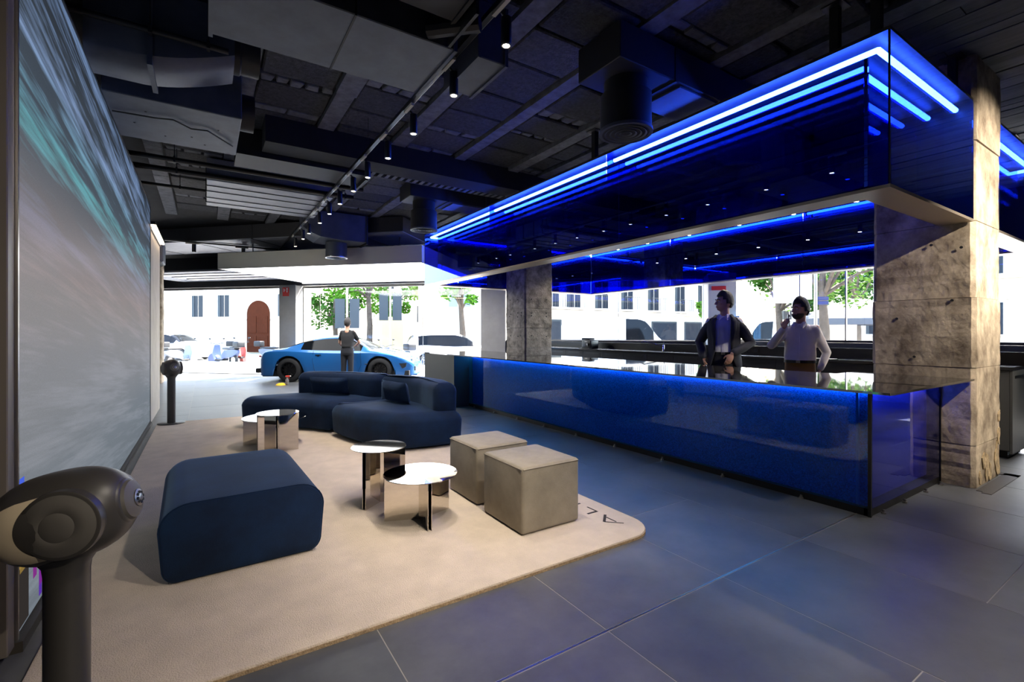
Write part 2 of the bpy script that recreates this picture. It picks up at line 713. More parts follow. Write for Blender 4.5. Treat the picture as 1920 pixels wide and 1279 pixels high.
# hollow-block fields between ribs
ribx = [-.55 + .86 * k for k in range(0, 6)] + [4.27]
for k, rx in enumerate(ribx):
    y = -3.0
    while y < 11.5:
        ln = random.uniform(1.4, 2.6)
        w = random.uniform(.07, .10)
        link_mesh('rib', MB().box(rx - w, rx + w, y, min(y + ln, 11.5) - .004, 3.655 + random.uniform(0, .01), 3.73), RIBM, ceiling, fixn=False)
        y += ln
for k in range(len(ribx) - 1):
    xa, xb = ribx[k] + .10, ribx[k + 1] - .10
    y = -1.2 + random.uniform(0, .3)
    while y < 10.8:
        ln = random.uniform(.42, .62)
        dz = random.uniform(0, .03)
        cs = [(xa + random.uniform(0, .03), y + random.uniform(0, .03)), (xb - random.uniform(0, .03), y + random.uniform(0, .03)),
              (xb - random.uniform(0, .03), y + ln - random.uniform(0, .03)), (xa + random.uniform(0, .03), y + ln - random.uniform(0, .03))]
        link_mesh('block', MB().prism(cs, 3.665 + dz, 3.73), random.choice(BLOCKM), ceiling, fixn=False, bevel=(.012, 1))
        y += ln
        if random.random() < .45:
            g = random.uniform(.08, .16)
            n = random.randint(2, 5)
            for j in range(n):
                a, b = xa + (xb - xa) * j / n, xa + (xb - xa) * (j + 1) / n
                dy_ = random.uniform(-.02, .02)
                link_mesh('mortar_lump', MB().prism([(a + random.uniform(0, .03), y + .01 + dy_), (b - random.uniform(0, .03), y + .01 + dy_ * .3), (b - random.uniform(0, .04), y + g - .015 + dy_), (a + random.uniform(0, .04), y + g - .01)], 3.668 + random.uniform(0, .02), 3.73), RIBM, ceiling, fixn=False, bevel=(.008, 1))
            y += g
# board-marked field on the right
x = 4.38
while x < 11:
    w = random.uniform(.13, .24)
    y = -4 + random.uniform(-1, 0)
    while y < 17 - x:
        ln = random.uniform(2.6, 4.5)
        link_mesh('plank', MB().box(x + .004, x + w - .004, y + .004, min(y + ln, 17.5 - x), 3.66 + random.uniform(0, .014), 3.73), random.choice(PLANKM), ceiling, fixn=False)
        y += ln
    x += w

# left wall, its screen niche and the wall beyond
tag(link_mesh('wall_left', MB().box(-1.25, -1.0, -7, 8.5, 0, 3.72).box(-2.4, -2.2, 8.5, 20.4, 0, 3.72), DUCTD), 'dark wall behind the video screen', kind='structure')
tag(link_mesh('wall_back', MB().box(-1.25, 11.2, -7.2, -7, 0, 3.72), GREYP), 'grey wall closing the room behind', kind='structure')
tag(link_mesh('baseboard_left', MB().box(-.98, -.63, 2.74, 8.50, 0, .045), DARKP), 'dark plinth under the video screen', kind='structure')
tag(link_mesh('wall_panel', MB().box(-1.0, -.66, 8.56, 10.28, 0, 2.84), M('pale_wall_panel', (196, 188, 174), .85, noise=(3, .15))), 'pale wall panel beyond the screen', kind='structure')
tag(link_mesh('trim_1', MB().box(-1.9, -.655, 2.66, 2.74, .03, 3.60), M('bronze_cladding', (112, 104, 96), .45, .3), bevel=(.004, 1)), 'dark metal cladding at the near end of the screen', kind='structure')

# facade on the corner (chamfer) and on the side street
FP = 12.73


def pqbox(mb, p0, p1, q0, q1, z0, z1):
    c = [pq(p0, q0), pq(p0, q1), pq(p1, q1), pq(p1, q0)]
    return mb.prism([(a[0], a[1]) for a in c], z0, z1)


qcorner = (11 - 7.0) * Q
tag(link_mesh('wall_front', pqbox(MB(), FP, FP + .3, -16.5, qcorner, 2.76, 3.95), DUCTD), 'dark lintel over the corner shop windows', kind='structure')
tag(link_mesh('wall_right', MB().box(11, 11.3, -7, 7.1, 2.76, 3.95).box(11, 11.3, -7, .6, 0, 2.76), DUCTD), 'dark lintel over the side street windows', kind='structure')
# sill walls right of the second pillar
tag(link_mesh('sill_wall', pqbox(MB(), FP + .02, FP + .25, -2.9, qcorner, 0, 1.11).box(11.02, 11.25, .6, 7.0, 0, 1.11), BLACKM), 'low black wall under the side windows', kind='structure')


def pillar(name, p0, p1, q0, q1, label, mat=GREYP):
    return tag(link_mesh(name, pqbox(MB(), p0, p1, q0, q1, 0, 2.78), mat, bevel=(.008, 1)), label, kind='structure')


def q_at(u, p=FP):
    a = (u - 960) / F_PX
    dx, dy = sin(TH) + a * cos(TH), cos(TH) - a * sin(TH)
    t = p / ((dx + dy) * Q)
    return (dx - dy) * Q * t


q1, q2 = q_at(524), q_at(555)
pillar('wall_pier_1', FP - .02, FP + .75, q1, q2, 'grey plastered pier carrying a red sign, behind the car')
q3, q4 = q_at(902), q_at(948)
pillar('wall_pier_2', FP - .02, FP + .55, q3, q4, 'grey plastered pier behind the far concrete column')
pillar('wall_pier_3', FP - .35, FP + .5, qcorner - .52, qcorner + .12, 'pale corner pier behind the two men', WHITEP)


def window(n, p, qa, qb, z0, z1, mull, label):
    fr = MB()
    t = .03
    pqbox(fr, p - t, p + t, qa, qb, z1 - .06, z1)
    pqbox(fr, p - .012, p + .012, qa, qb, z0, z0 + .02)
    w = tag(link_mesh('window_%d' % n, fr, STEEL), label, kind='structure')
    edges = [qa] + mull + [qb]
    for a in edges:
        link_mesh('mullion', pqbox(MB(), p - .012, p + .012, a - .007, a + .007, z0, z1), STEEL, w)
    for a, b in zip(edges, edges[1:]):
        link_mesh('pane', pqbox(MB(), p - .005, p + .005, a + .007, b - .007, z0 + .02, z1 - .06), GLASS, w)
    return w


window(1, FP + .2, -15.6, q1 - .01, 0, 2.76, [], 'tall clear shop window left of the first pier')
window(2, FP + .35, q2 + .01, q3 - .01, 0, 2.76, [q_at(587), q_at(784)], 'wide clear shop window behind the blue car')
window(3, FP + .2, q4 + .01, qcorner - .54, 1.11, 2.76, [q_at(1160)], 'clear window over the low black wall')
w = tag(link_mesh('window_4', MB().box(11.12, 11.18, .6, 6.9, 2.70, 2.76).box(11.12, 11.18, .6, 6.9, 1.11, 1.16), BLACK), 'clear side street window behind the men', kind='structure')
ed = [.6, 2.5, 3.95, 4.45, 5.35, 6.6]
for y in ed:
    link_mesh('mullion', MB().box(11.13, 11.17, y - .012, y + .012, 1.11, 2.76), STEEL, w)
for a, b in zip(ed, ed[1:]):
    link_mesh('pane', MB().box(11.145, 11.155, a + .02, b - .02, 1.16, 2.70), GLASS, w)

# luminous ceiling box in front of the corner glass
box = thing('luminous_ceiling_box', 'large white glowing ceiling panel framed in grey over the blue car', 'ceiling light', pq(10.4, -6.2, 2.75))
fr = MB()
pqbox(fr, 8.95, 8.99, -8.57, -3.8, 2.74, 3.06)
pqbox(fr, 11.82, 11.90, -8.57, -3.8, 2.70, 3.06)
pqbox(fr, 8.95, 11.9, -8.61, -8.57, 2.74, 3.06)
pqbox(fr, 8.95, 11.9, -3.8, -3.76, 2.74, 3.06)
pqbox(fr, 8.95, 11.9, -8.61, -3.76, 3.06, 3.09)
wpart('frame', fr, WHITEP, box)
wpart('diffuser', pqbox(MB(), 8.99, 11.82, -8.57, -3.8, 2.765, 2.785), PANELW, box)
for q in (-8.0, -6.2, -4.4):
    for p in (9.3, 11.5):
        c = pq(p, q)
        wpart('hanger_rod', MB().tube([(c[0], c[1], 3.09), (c[0], c[1], 3.72)], .012, 6), DUCTD, box)
# darker soffit with air grilles along the glass
sof = thing('soffit', 'dark dropped soffit with pale air grilles at the far left', 'soffit', pq(12.0, -11.5, 2.95), kind='structure')
wpart('board', pqbox(MB(), 10.6, 12.7, -13.5, -8.62, 2.95, 3.0), DUCT, sof)
for k in range(3):
    wpart('grille', pqbox(MB(), 10.95 + k * .5, 11.2 + k * .5, -12.6, -9.2, 2.93, 2.955), STEEL, sof)

# ------------------------------------------------------------------ raw concrete columns
def rough_column(name, x0, x1, y0, y1, z1, mat, label, joints, seed):
    rnd = random.Random(seed)
    root = thing(name, label, 'column', ((x0 + x1) / 2, (y0 + y1) / 2, 0))
    zs = [0] + joints + [z1]
    for za, zb in zip(zs, zs[1:]):
        e = rnd.uniform(-.006, .006)
        n = 9
        rings = []
        for k in range(n + 1):
            z = za + .002 + (zb - za - .004) * k / n
            ring = []
            for (cx, cy, sx, sy) in ((x0, y0, -1, -1), (x1, y0, 1, -1), (x1, y1, 1, 1), (x0, y1, -1, 1)):
                for (ax, ay) in (((0, -sy * .03), (-sx * .03, 0)) if sx * sy > 0 else ((-sx * .03, 0), (0, -sy * .03))):
                    j = rnd.uniform(-.003, .003)
                    ring.append((cx + ax + sx * (e + j), cy + ay + sy * (e + rnd.uniform(-.003, .003)), z))
            rings.append(ring)
        mb = MB().loft(rings)
        wpart('lift', mb, mat, root)
    return root


near_col = rough_column('concrete_column', 5.44, 6.20, 1.212, 1.95, 3.70, CONC, 'tall raw beige concrete column at the near end of the bar', [.36, 1.02, 1.62, 2.27, 2.95], 3)
wpart('base_frame', MB().box(5.36, 6.30, 1.10, 1.16, 0, .004).box(6.2, 6.30, 1.10, 2.0, 0, .004).box(5.40, 6.30, 1.16, 1.20, 0, .004), DARKP, near_col)
rn = random.Random(5)
for k, (px_, pz, r) in enumerate([(5.75, .14, .09), (5.66, .22, .06), (5.85, .08, .08), (6.08, .2, .10), (6.12, .38, .07), (6.14, .55, .05), (6.1, .09, .09), (5.56, .07, .05)]):
    pts = []
    for a in range(11):
        rr = r * rn.uniform(.55, 1.15)
        pts.append((px_ + rr * cos(2 * pi * a / 11) * .8, 1.20, pz + rr * 1.25 * sin(2 * pi * a / 11)))
    pts = [(min(6.19, max(5.45, x)), y, max(.01, z)) for x, y, z in pts]
    wpart('broken_patch', MB().ext([(x, 1.206 + rn.uniform(0, .002), z) for x, y, z in pts], (0, .006, 0)), STAIN, near_col)
for (y, z) in [(1.45, .75), (1.5, 2.1), (1.75, 1.45), (1.36, 1.6), (1.62, 1.1), (1.3, 2.05)]:
    wpart('form_tie_hole', MB().lathe([(.012, 0), (.012, .004)], (5.428, y, z), 8, 'x'), BLACKM, near_col)
far_col = rough_column('concrete_column', 5.45, 6.15, 7.90, 8.64, 3.70, CONC2, 'grey raw concrete column at the far end of the bar', [.55, 1.02, 1.42, 1.82, 2.6], 8)
for z in (1.24, 1.66, 1.72, 2.02, .85):
    for y in (8.02, 8.15, 8.45):
        wpart('form_tie_hole', MB().lathe([(.014, 0), (.014, .006)], (5.437, y + rn.uniform(-.03, .03), z + rn.uniform(-.02, .02)), 8, 'x'), BLACKM, far_col)
    for x in (5.6, 5.98):
        wpart('form_tie_hole', MB().lathe([(.014, 0), (.014, .006)], (x, 7.884, z + rn.uniform(-.02, .02)), 8, 'y'), BLACKM, far_col)
rough_column('concrete_column', -1.6, -.93, 15.25, 15.95, 3.70, CONC, 'narrow brown concrete column at the far left beside the window', [1.0, 2.0, 2.9], 11)

# ------------------------------------------------------------------ the bar
bar = thing('bar_counter', 'long bar clad in glowing sparkling blue glass with a mirror-dark top', 'bar counter', (4.6, 5.2, 0))
wpart('core', MB().box(4.10, 5.0, 1.55, 7.56, .05, .90), BLACKM, bar)
wpart('glitter_panel', MB().box(4.055, 4.075, 1.456, 7.55, .05, .912), GLITTER, bar)
for ya, yb in ((1.452, 7.555),):
    wpart('front_glass', MB().box(3.985, 3.993, ya, yb, .055, .912), BARG, bar)
wpart('end_glass', MB().box(4.0, 5.43, 1.438, 1.446, .055, .912), BARE, bar)
wpart('end_backing', MB().box(4.03, 5.43, 1.53, 1.545, .05, .912), M('bar_end_backing', (120, 126, 214), .6), bar)
wpart('corner_post', MB().box(3.98, 3.998, 1.432, 1.452, .0, .912), BLACK, bar)
wpart('end_post', MB().box(5.422, 5.433, 1.432, 1.55, .0, .912), BLACK, bar)
wpart('skirting', MB().box(3.99, 4.03, 1.44, 7.56, 0, .055).box(3.99, 5.43, 1.442, 1.48, 0, .055), BLACK, bar)
wpart('led_strip', MB().box(4.036, 4.050, 1.46, 7.54, .898, .910), glow('bar_led', (125, 205, 255), 38), bar)
wpart('led_strip', MB().box(4.09, 5.42, 1.47, 1.485, .896, .908), glow('bar_led_end', (140, 175, 255), 45), bar)
top = wpart('worktop', MB().box(3.685, 5.05, 1.222, 8.90, .914, .930), PLATE, bar)
sub('worktop_edge', MB().box(3.685, 5.43, 1.2175, 1.2215, .9145, .9295), BEIGE, top, bar)
wpart('worktop_return', MB().box(5.0505, 5.432, 1.222, 2.1, .914, .930), PLATE, bar)
wpart('end_block', MB().box(3.69, 5.05, 7.56, 8.89, 0, .913), M('bar_end_block', (74, 70, 66), .5), bar)
for k in range(9):
    wpart('levelling_foot', MB().lathe([(.016, 0), (.016, .012), (.009, .014), (.009, .03)], (3.975, 1.9 + k * .68, 0), 10), STEEL, bar)
for x in (4.15, 4.55, 5.0, 5.35):
    wpart('levelling_foot', MB().lathe([(.016, 0), (.016, .012), (.009, .014), (.009, .03)], (x, 1.415, 0), 10), STEEL, bar)

# back bar along the windows
bb = thing('back_bar', 'black back bar worktop with grey doors behind the men', 'cabinet', (7.3, 6, 0))
wpart('carcass', MB().box(7.02, 7.62, 1.30, 10.4, .08, .93), BLACKM, bb)
wpart('worktop', MB().box(6.97, 7.64, 1.27, 10.45, .93, .962), M('back_bar_top', (40, 41, 43), .22), bb)
wpart('upstand', MB().box(7.60, 7.64, 1.27, 10.45, .962, 1.10), BLACK, bb)
wpart('plinth', MB().box(7.07, 7.6, 1.33, 10.4, 0, .08), BLACKM, bb)
GREYC = M('grey_cabinet', (86, 86, 84), .5)
y = 1.30
while y < 10.2:
    d = wpart('door', MB().box(7.0, 7.02, y + .003, y + .597, .09, .92), GREYC if y < 2.4 else BLACKM, bb)
    sub('grip_slot', MB().box(6.995, 7.002, y + .1, y + .5, .86, .885), BLACK, d, bb)
    y += .6
e = wpart('end_panel', MB().box(7.0, 7.62, 1.28, 1.30, .06, .93), GREYC, bb)
sub('grip_slot', MB().box(7.1, 7.5, 1.276, 1.282, .84, .87), BLACK, e, bb)

tap = thing('kitchen_tap', 'slim chrome tap standing on the back bar', 'tap', (7.35, 6.0, .962))
wpart('body', MB().lathe([(.026, 0), (.026, .01), (.018, .02), (.018, .12), (.012, .13)], (7.35, 6.0, .962), 16), CHROME, tap, smooth=40)
wpart('spout', MB().tube([(7.35, 6.0, 1.05), (7.22, 6.13, 1.11), (7.10, 6.26, 1.15), (7.07, 6.29, 1.13)], .011, 10), CHROME, tap, smooth=50)
wpart('lever', MB().tube([(7.35, 6.0, 1.09), (7.33, 5.96, 1.14)], .006, 8), CHROME, tap, smooth=50)
till = thing('coffee_machine', 'small black machine on the back bar beside the far column', 'machine', (7.3, 8.05, .962))
wpart('housing', MB().box(7.18, 7.42, 7.85, 8.15, .962, 1.16), BLACK, till, bevel=(.02, 3), smooth=40)
wpart('top_cover', MB().box(7.22, 7.40, 7.95, 8.20, 1.155, 1.20), BLACKM, till, bevel=(.015, 2), smooth=40)
wpart('drip_tray', MB().box(7.12, 7.2, 7.82, 8.18, .962, .98), BLACKM, till)
wpart('name_plate', MB().box(7.176, 7.181, 7.96, 8.04, 1.11, 1.125), STEEL, till)
wpart('outlet', MB().lathe([(.014, 0), (.014, .04)], (7.16, 7.93, 1.02), 10).box(7.14, 7.2, 7.91, 7.95, 1.05, 1.08), STEEL, till)
sock = thing('socket_plate', 'black double power socket on the upstand beside the suited man', 'socket', (7.595, 4.39, 1.0))
wpart('plate', MB().box(7.586, 7.60, 4.28, 4.50, .985, 1.07), BLACK, sock, bevel=(.004, 1))
for y in (4.335, 4.445):
    s_ = wpart('outlet', MB().lathe([(.03, 0), (.03, .004), (.026, .006)], (7.586, y, 1.027), 16, 'x', Matrix.Rotation(pi, 3, 'Z')), M('socket_insert', (46, 46, 48), .4), sock)
solo('sheet_of_paper', MB().box(7.05, 7.25, 3.0, 3.33, .9625, .966), WHITEP, (7.15, 3.15, .9625), 'white sheet of paper lying on the back bar beside the near column', 'paper')

# ------------------------------------------------------------------ blue glass canopy
can = thing('glass_canopy', 'huge hanging blue glass canopy edged with light above the bar', 'canopy', (6.05, 5.2, 2.28))
CX0, CX1, CY0, CY1, CZ0, CZ1 = 3.685, 8.16, 1.222, 8.89, 2.278, 3.275
DB = .20
wpart('bottom_rim', MB().box(CX0, CX0 + .22, CY0, CY1, CZ0 - .022, CZ0), BEIGE, can)
wpart('bottom_rim', MB().box(CX1 - .22, CX1, CY0, CY1, CZ0 - .022, CZ0), BEIGE, can)
wpart('bottom_rim', MB().box(CX0 + .22, 5.43, CY0, CY0 + .22, CZ0 - .022, CZ0), BEIGE, can)
wpart('bottom_rim', MB().box(6.21, CX1 - .22, CY0, CY0 + .22, CZ0 - .022, CZ0), BEIGE, can)
wpart('bottom_rim', MB().box(CX0 + .22, CX1 - .22, CY1 - .22, CY1, CZ0 - .022, CZ0), BEIGE, can)
wpart('top_cover', MB().box(CX0, CX0 + .22, CY0, CY1, CZ1 - .004, CZ1 + .018), DARKP, can)
wpart('top_cover', MB().box(CX1 - .22, CX1, CY0, CY1, CZ1 - .004, CZ1 + .018), DARKP, can)
wpart('top_cover', MB().box(CX0 + .22, 5.43, CY0, CY0 + .22, CZ1 - .004, CZ1 + .018), DARKP, can)
wpart('top_cover', MB().box(6.21, CX1 - .22, CY0, CY0 + .22, CZ1 - .004, CZ1 + .018), DARKP, can)
wpart('top_cover', MB().box(CX0 + .22, CX1 - .22, CY1 - .22, CY1, CZ1 - .004, CZ1 + .018), DARKP, can)
G = .006
cuts = [CY0, CY0 + 2.556, CY0 + 5.11, CY1]
for side, xo, xi in ((0, CX0, CX0 + DB), (1, CX1, CX1 - DB)):
    for a, b in zip(cuts, cuts[1:]):
        sx = .008 if side == 0 else -.008
        wpart('outer_glass', MB().box(min(xo, xo + sx), max(xo, xo + sx), a + G, b - G, CZ0, CZ1), BLUEG, can)
        ia, ib = max(a, CY0 + DB + .01), min(b, CY1 - DB - .01)
        wpart('inner_glass', MB().box(min(xi, xi - sx), max(xi, xi - sx), ia + G, ib - G, CZ0, CZ1), BLUEI, can)
        wpart('led_tube', MB().tube([((xo + xi) / 2, max(a + .02, CY0 + .1), CZ1 - .06), ((xo + xi) / 2, min(b - .02, CY1 - .1), CZ1 - .06)], .019, 8), LEDB, can)
for yo, yi, spans in ((CY0, CY0 + DB, ((CX0, 5.432), (6.21, CX1))), (CY1, CY1 - DB, ((CX0, 6.05), (6.05, CX1)))):
    sy = .008 if yo == CY0 else -.008
    for a, b in spans:
        wpart('outer_glass', MB().box(a + .012, b - .012, min(yo, yo + sy), max(yo, yo + sy), CZ0, CZ1), BLUEG, can)
        ia, ib = max(a, CX0 + DB + .01), min(b, CX1 - DB - .01)
        wpart('inner_glass', MB().box(ia, ib, min(yi, yi - sy), max(yi, yi - sy), CZ0, CZ1), BLUEI, can)
        wpart('led_tube', MB().tube([(max(a + .08, CX0 + .1), (yo + yi) / 2, CZ1 - .06), (min(b - .06, CX1 - .1), (yo + yi) / 2, CZ1 - .06)], .019, 8), LEDB, can)
for (x, y) in ((CX0 + .006, CY0 + .006), (CX1 - .006, CY0 + .006), (CX0 + .006, CY1 - .006), (CX1 - .006, CY1 - .006)):
    wpart('corner_profile', MB().box(x - .005, x + .005, y - .005, y + .005, CZ0, CZ1), DARKP, can)
wpart('end_profile', MB().box(5.424, 5.433, CY0, CY0 + .2, CZ0, CZ1), DARKP, can)
for y in cuts[1:3]:
    for x in (CX0 + .1, CX1 - .1):
        wpart('joint_fin', MB().box(x - .085, x + .085, y - .004, y + .004, CZ0, CZ1), BLUEG, can)
for (x, y) in [(3.79, 1.33), (3.79, 1.58), (3.79, 4.07), (3.79, 6.55), (3.79, 8.7), (5.33, 1.33), (8.05, 1.5), (8.05, 4.1), (8.05, 6.4), (8.05, 8.7), (6.6, 8.78)]:
    wpart('hanger_post', MB().box(x - .028, x + .028, y - .028, y + .028, CZ1 + .018, 3.70).box(x - .07, x + .07, y - .07, y + .07, 3.645, 3.655), BLACKM, can)
# beam and track with small spotlights hanging under the canopy
trk = thing('canopy_light_track', 'thin black light track crossing under the blue canopy', 'light track', (6.9, 5.2, 3.10))
wpart('rail', MB().box(6.88, 6.92, 1.9, 8.55, 3.10, 3.13), BLACK, trk)
for y in (2.2, 5.2, 8.4):
    wpart('rod', MB().tube([(6.9, y, 3.13), (6.9, y, 3.70)], .006, 6), BLACK, trk)
WATT = 1.7


def spot_lamp(x, y, z, aim, watt, size=70, blend=.6, col=(1, .90, .77), rad=.03):
    d = bpy.data.lights.new('spot_beam', 'SPOT')
    d.energy = watt * WATT
    d.spot_size = radians(size)
    d.spot_blend = blend
    d.color = col
    d.shadow_soft_size = rad
    o = bpy.data.objects.new('spot_beam', d)
    COL.objects.link(o)
    o.location = (x, y, z)
    v = Vector(aim) - Vector((x, y, z))
    o.rotation_euler = v.to_track_quat('-Z', 'Y').to_euler()
    return o


for k, y in enumerate((2.64, 3.4, 4.2, 5.1, 6.0, 6.75, 7.55)):
    s_ = thing('mini_spotlight', 'stubby black spotlight under the blue canopy, %s from the near column' % ORD[k], 'spotlight', (6.9, y, 3.10), group='mini spotlights under the canopy')
    wpart('can', MB().lathe([(.034, 0), (.034, .12)], (6.9, y, 2.975), 16), BLACK, s_, smooth=40)
    wpart('lens', MB().lathe([(.026, -.001), (.026, .003)], (6.9, y, 2.974), 16), LAMP, s_)
    wpart('adapter', MB().box(6.885, 6.915, y - .04, y + .04, 3.09, 3.102), BLACK, s_)
    lo = spot_lamp(6.9, y, 2.965, (5.9, y, 1.0), 60, 80)
    lo.parent = s_
    lo.matrix_parent_inverse = Matrix.Translation(-s_.location)

# ------------------------------------------------------------------ video wall
SY0, SY1, SZ0, SZ1 = 2.76, 8.47, .05, 3.13
scr = thing('video_wall', 'huge video screen with blurred blue-grey speed streaks on the left', 'screen', (-.66, SY0, SZ0))
wpart('cabinet', MB().box(-.98, -.665, SY0 - .015, SY1 + .03, SZ0, SZ1 + .03), BLACKM, scr)
wpart('picture', MB().box(-.665, -.655, SY0, SY1, SZ0 + .01, SZ1), SCREENM, scr, fixn=False)
wpart('edge_trim', MB().box(-.668, -.645, SY0 - .018, SY0 - .003, SZ0, SZ1 + .02), STEEL, scr)
wpart('edge_trim', MB().box(-.668, -.648, SY1 + .003, SY1 + .03, SZ0, SZ1 + .02), BLACK, scr)
wpart('edge_trim', MB().box(-.668, -.648, SY0, SY1, SZ1 + .002, SZ1 + .018), DARKP, scr)
cells = [((70, 96, 214), 2.80, 2.86, .60, .70), ((92, 190, 150), 2.80, 2.87, .40, .60), ((150, 122, 60), 2.80, 2.89, .30, .42), ((88, 160, 205), 2.92, 2.99, .38, .54),
         ((124, 46, 128), 2.99, 3.04, .20, .36), ((128, 36, 130), 3.08, 3.20, .13, .30), ((84, 46, 160), 3.08, 3.12, .08, .22), ((48, 44, 42), 2.76, 2.92, .07, .32), ((140, 100, 110), 2.88, 2.91, .52, .66)]
for k, (c, a, b, z0, z1) in enumerate(cells):
    wpart('picture_cell', MB().box(-.6549, -.6535, a, b, z0, z1), glow('cell_%d' % k, c, .85), scr)
led = thing('wall_light_line', 'short bright linear wall light beyond the video screen', 'wall light', (-.6, 9.4, 2.86))
wpart('housing', MB().box(-.66, -.60, 8.56, 10.28, 2.885, 2.93), BLACK, led)
wpart('diffuser', MB().box(-.655, -.595, 8.57, 10.27, 2.86, 2.885), LEDW, led)
wpart('bracket', MB().box(-.66, -.645, 8.56, 10.28, 2.82, 2.86), DARKP, led)
ac = thing('wall_box', 'dark square box high on the left wall beside the window', 'box', (-.75, 10.8, 2.55))
wpart('case', MB().box(-1.0, -.62, 10.45, 11.05, 2.58, 2.95), DUCT, ac, bevel=(.02, 2))
wpart('grille', MB().box(-.96, -.66, 10.5, 11.0, 2.56, 2.582), BLACKM, ac)
wpart('bracket', MB().box(-2.2, -1.0, 10.7, 10.8, 2.7, 2.75), BLACKM, ac)

# ------------------------------------------------------------------ ducts, beams and pipes under the slab
def ductbox(label, x0, x1, y0, y1, z0, z1, straps=(), flange=True, mat=DUCT, extra=None):
    t = thing('air_duct', label, 'duct', ((x0 + x1) / 2, (y0 + y1) / 2, z0))
    wpart('casing', MB().box(x0, x1, y0, y1, z0, z1), mat, t, bevel=(.006, 1))
    if flange:
        for x in (x0, x1):
            wpart('flange', MB().box(x - .012, x + .012, y0 - .012, y1 + .012, z0 - .012, z1), mat, t)
    for x in straps:
        wpart('seam', MB().box(x - .006, x + .006, y0 - .004, y1 + .004, z0 - .005, z1), DUCTD, t)
    return t


da = ductbox('wide flat grey duct nearest the camera above the sofa area', .03, 1.40, 2.85, 3.53, 3.20, 3.62, (.75,))
wpart('pipe_stub', MB().tube([(1.2, 2.84, 3.26), (1.45, 2.6, 3.26)], .05, 10), DUCTD, da)
dap = ductbox('black duct above the camera at the top of the picture', -.2, 1.30, 1.75, 2.68, 3.26, 3.66, (.5,), mat=DUCTD)
wpart('hanging_plate', MB().box(1.34, 1.36, 2.45, 2.84, 3.20, 3.66), BLACKM, dap)
ductbox('small pale duct end right of the light track', 1.58, 1.80, 2.85, 3.38, 3.22, 3.62)
db = thing('air_duct', 'dark duct with a sloping rounded underside against the screen wall', 'duct', (-.2, 4.1, 3.1))
rings = []
for k in range(13):
    t = k / 12
    x = -.64 + t * .82
    zb = 3.10 + (.16 * max(0, (t - .35) / .65) ** 1.5 if t > .35 else 0)
    rings.append([(x, 3.93, 3.62), (x, 3.93, zb + .05), (x, 3.97, zb + .01), (x, 4.05, zb), (x, 4.28, zb), (x, 4.34, zb + .04), (x, 4.36, zb + .1), (x, 4.36, 3.62)])
wpart('casing', MB().loft(rings), DUCT, db, smooth=45)
wpart('band', MB().box(-.32, -.29, 3.92, 4.37, 3.09, 3.62), DUCT, db)
wpart('collar', MB().lathe([(.15, 0), (.15, .04), (.14, .05), (.14, .17)], (.18, 4.12, 3.42), 24, 'x'), DUCTD, db, smooth=40)
dc = ductbox('light grey flat duct with a drooping cable against the screen wall', -.64, .26, 4.54, 5.50, 3.10, 3.60, (), flange=False)
wpart('drooping_cable', MB().tube([(-.62, 4.9, 3.09), (-.35, 4.86, 3.085), (-.22, 4.82, 3.085), (-.1, 4.95, 3.085), (.02, 4.92, 3.085), (.22, 5.2, 3.085)], .006, 6), BLACKM, dc)
wpart('collar', MB().lathe([(.16, 0), (.16, .12)], (.26, 5.0, 3.34), 24, 'x'), DUCTD, dc, smooth=40)
for (x, y) in ((-.4, 4.8), (-.1, 5.2), (.1, 4.9), (-.3, 5.3), (0, 5.35), (-.5, 5.1)):
    wpart('rivet', MB().lathe([(.008, -.003), (.008, .002)], (x, y, 3.1), 8), BLACKM, dc)
ddu = ductbox('long pale duct in strips above the far sofa', .02, 1.62, 7.44, 8.95, 3.345, 3.64, (), flange=False, mat=DUCTL)
for y in (7.72, 8.02, 8.4, 8.7):
    wpart('seam', MB().box(.01, 1.63, y - .008, y + .008, 3.337, 3.64), DUCTD, ddu)
tr = thing('air_duct', 'tapering grey duct hood above the far round diffuser', 'duct', (2.2, 9.9, 3.1))
rr = []
for x, w, zb in ((1.56, .16, 3.36), (1.66, .3, 3.24), (1.85, .38, 3.15), (2.2, .40, 3.12), (2.7, .40, 3.12)):
    rr.append([(x, 9.9 - w, 3.64), (x, 9.9 - w, zb), (x, 9.9 + w, zb), (x, 9.9 + w, 3.64)])
wpart('casing', MB().loft(rr), DUCT, tr)
wpart('flange', MB().box(2.70, 2.73, 9.48, 10.32, 3.08, 3.64), DUCTD, tr)
# long duct parallel to the corner glass
de = thing('air_duct', 'long dark duct crossing the far end of the ceiling', 'duct', pq(9.4, -7, 3.36))
wpart('casing', pqbox(MB(), 8.8, 10.2, -11.6, -4.1, 3.36, 3.65), DUCTD, de)
wpart('underside', pqbox(MB(), 8.82, 10.18, -11.58, -4.12, 3.345, 3.361), DUCTL, de)  # pale sheet: light from the floor is put into the underside's colour
for q in (-10.8, -9.2, -7.6, -6.2, -5.1):
    wpart('seam', pqbox(MB(), 8.79, 10.21, q - .012, q + .012, 3.338, 3.65), DUCTD, de)
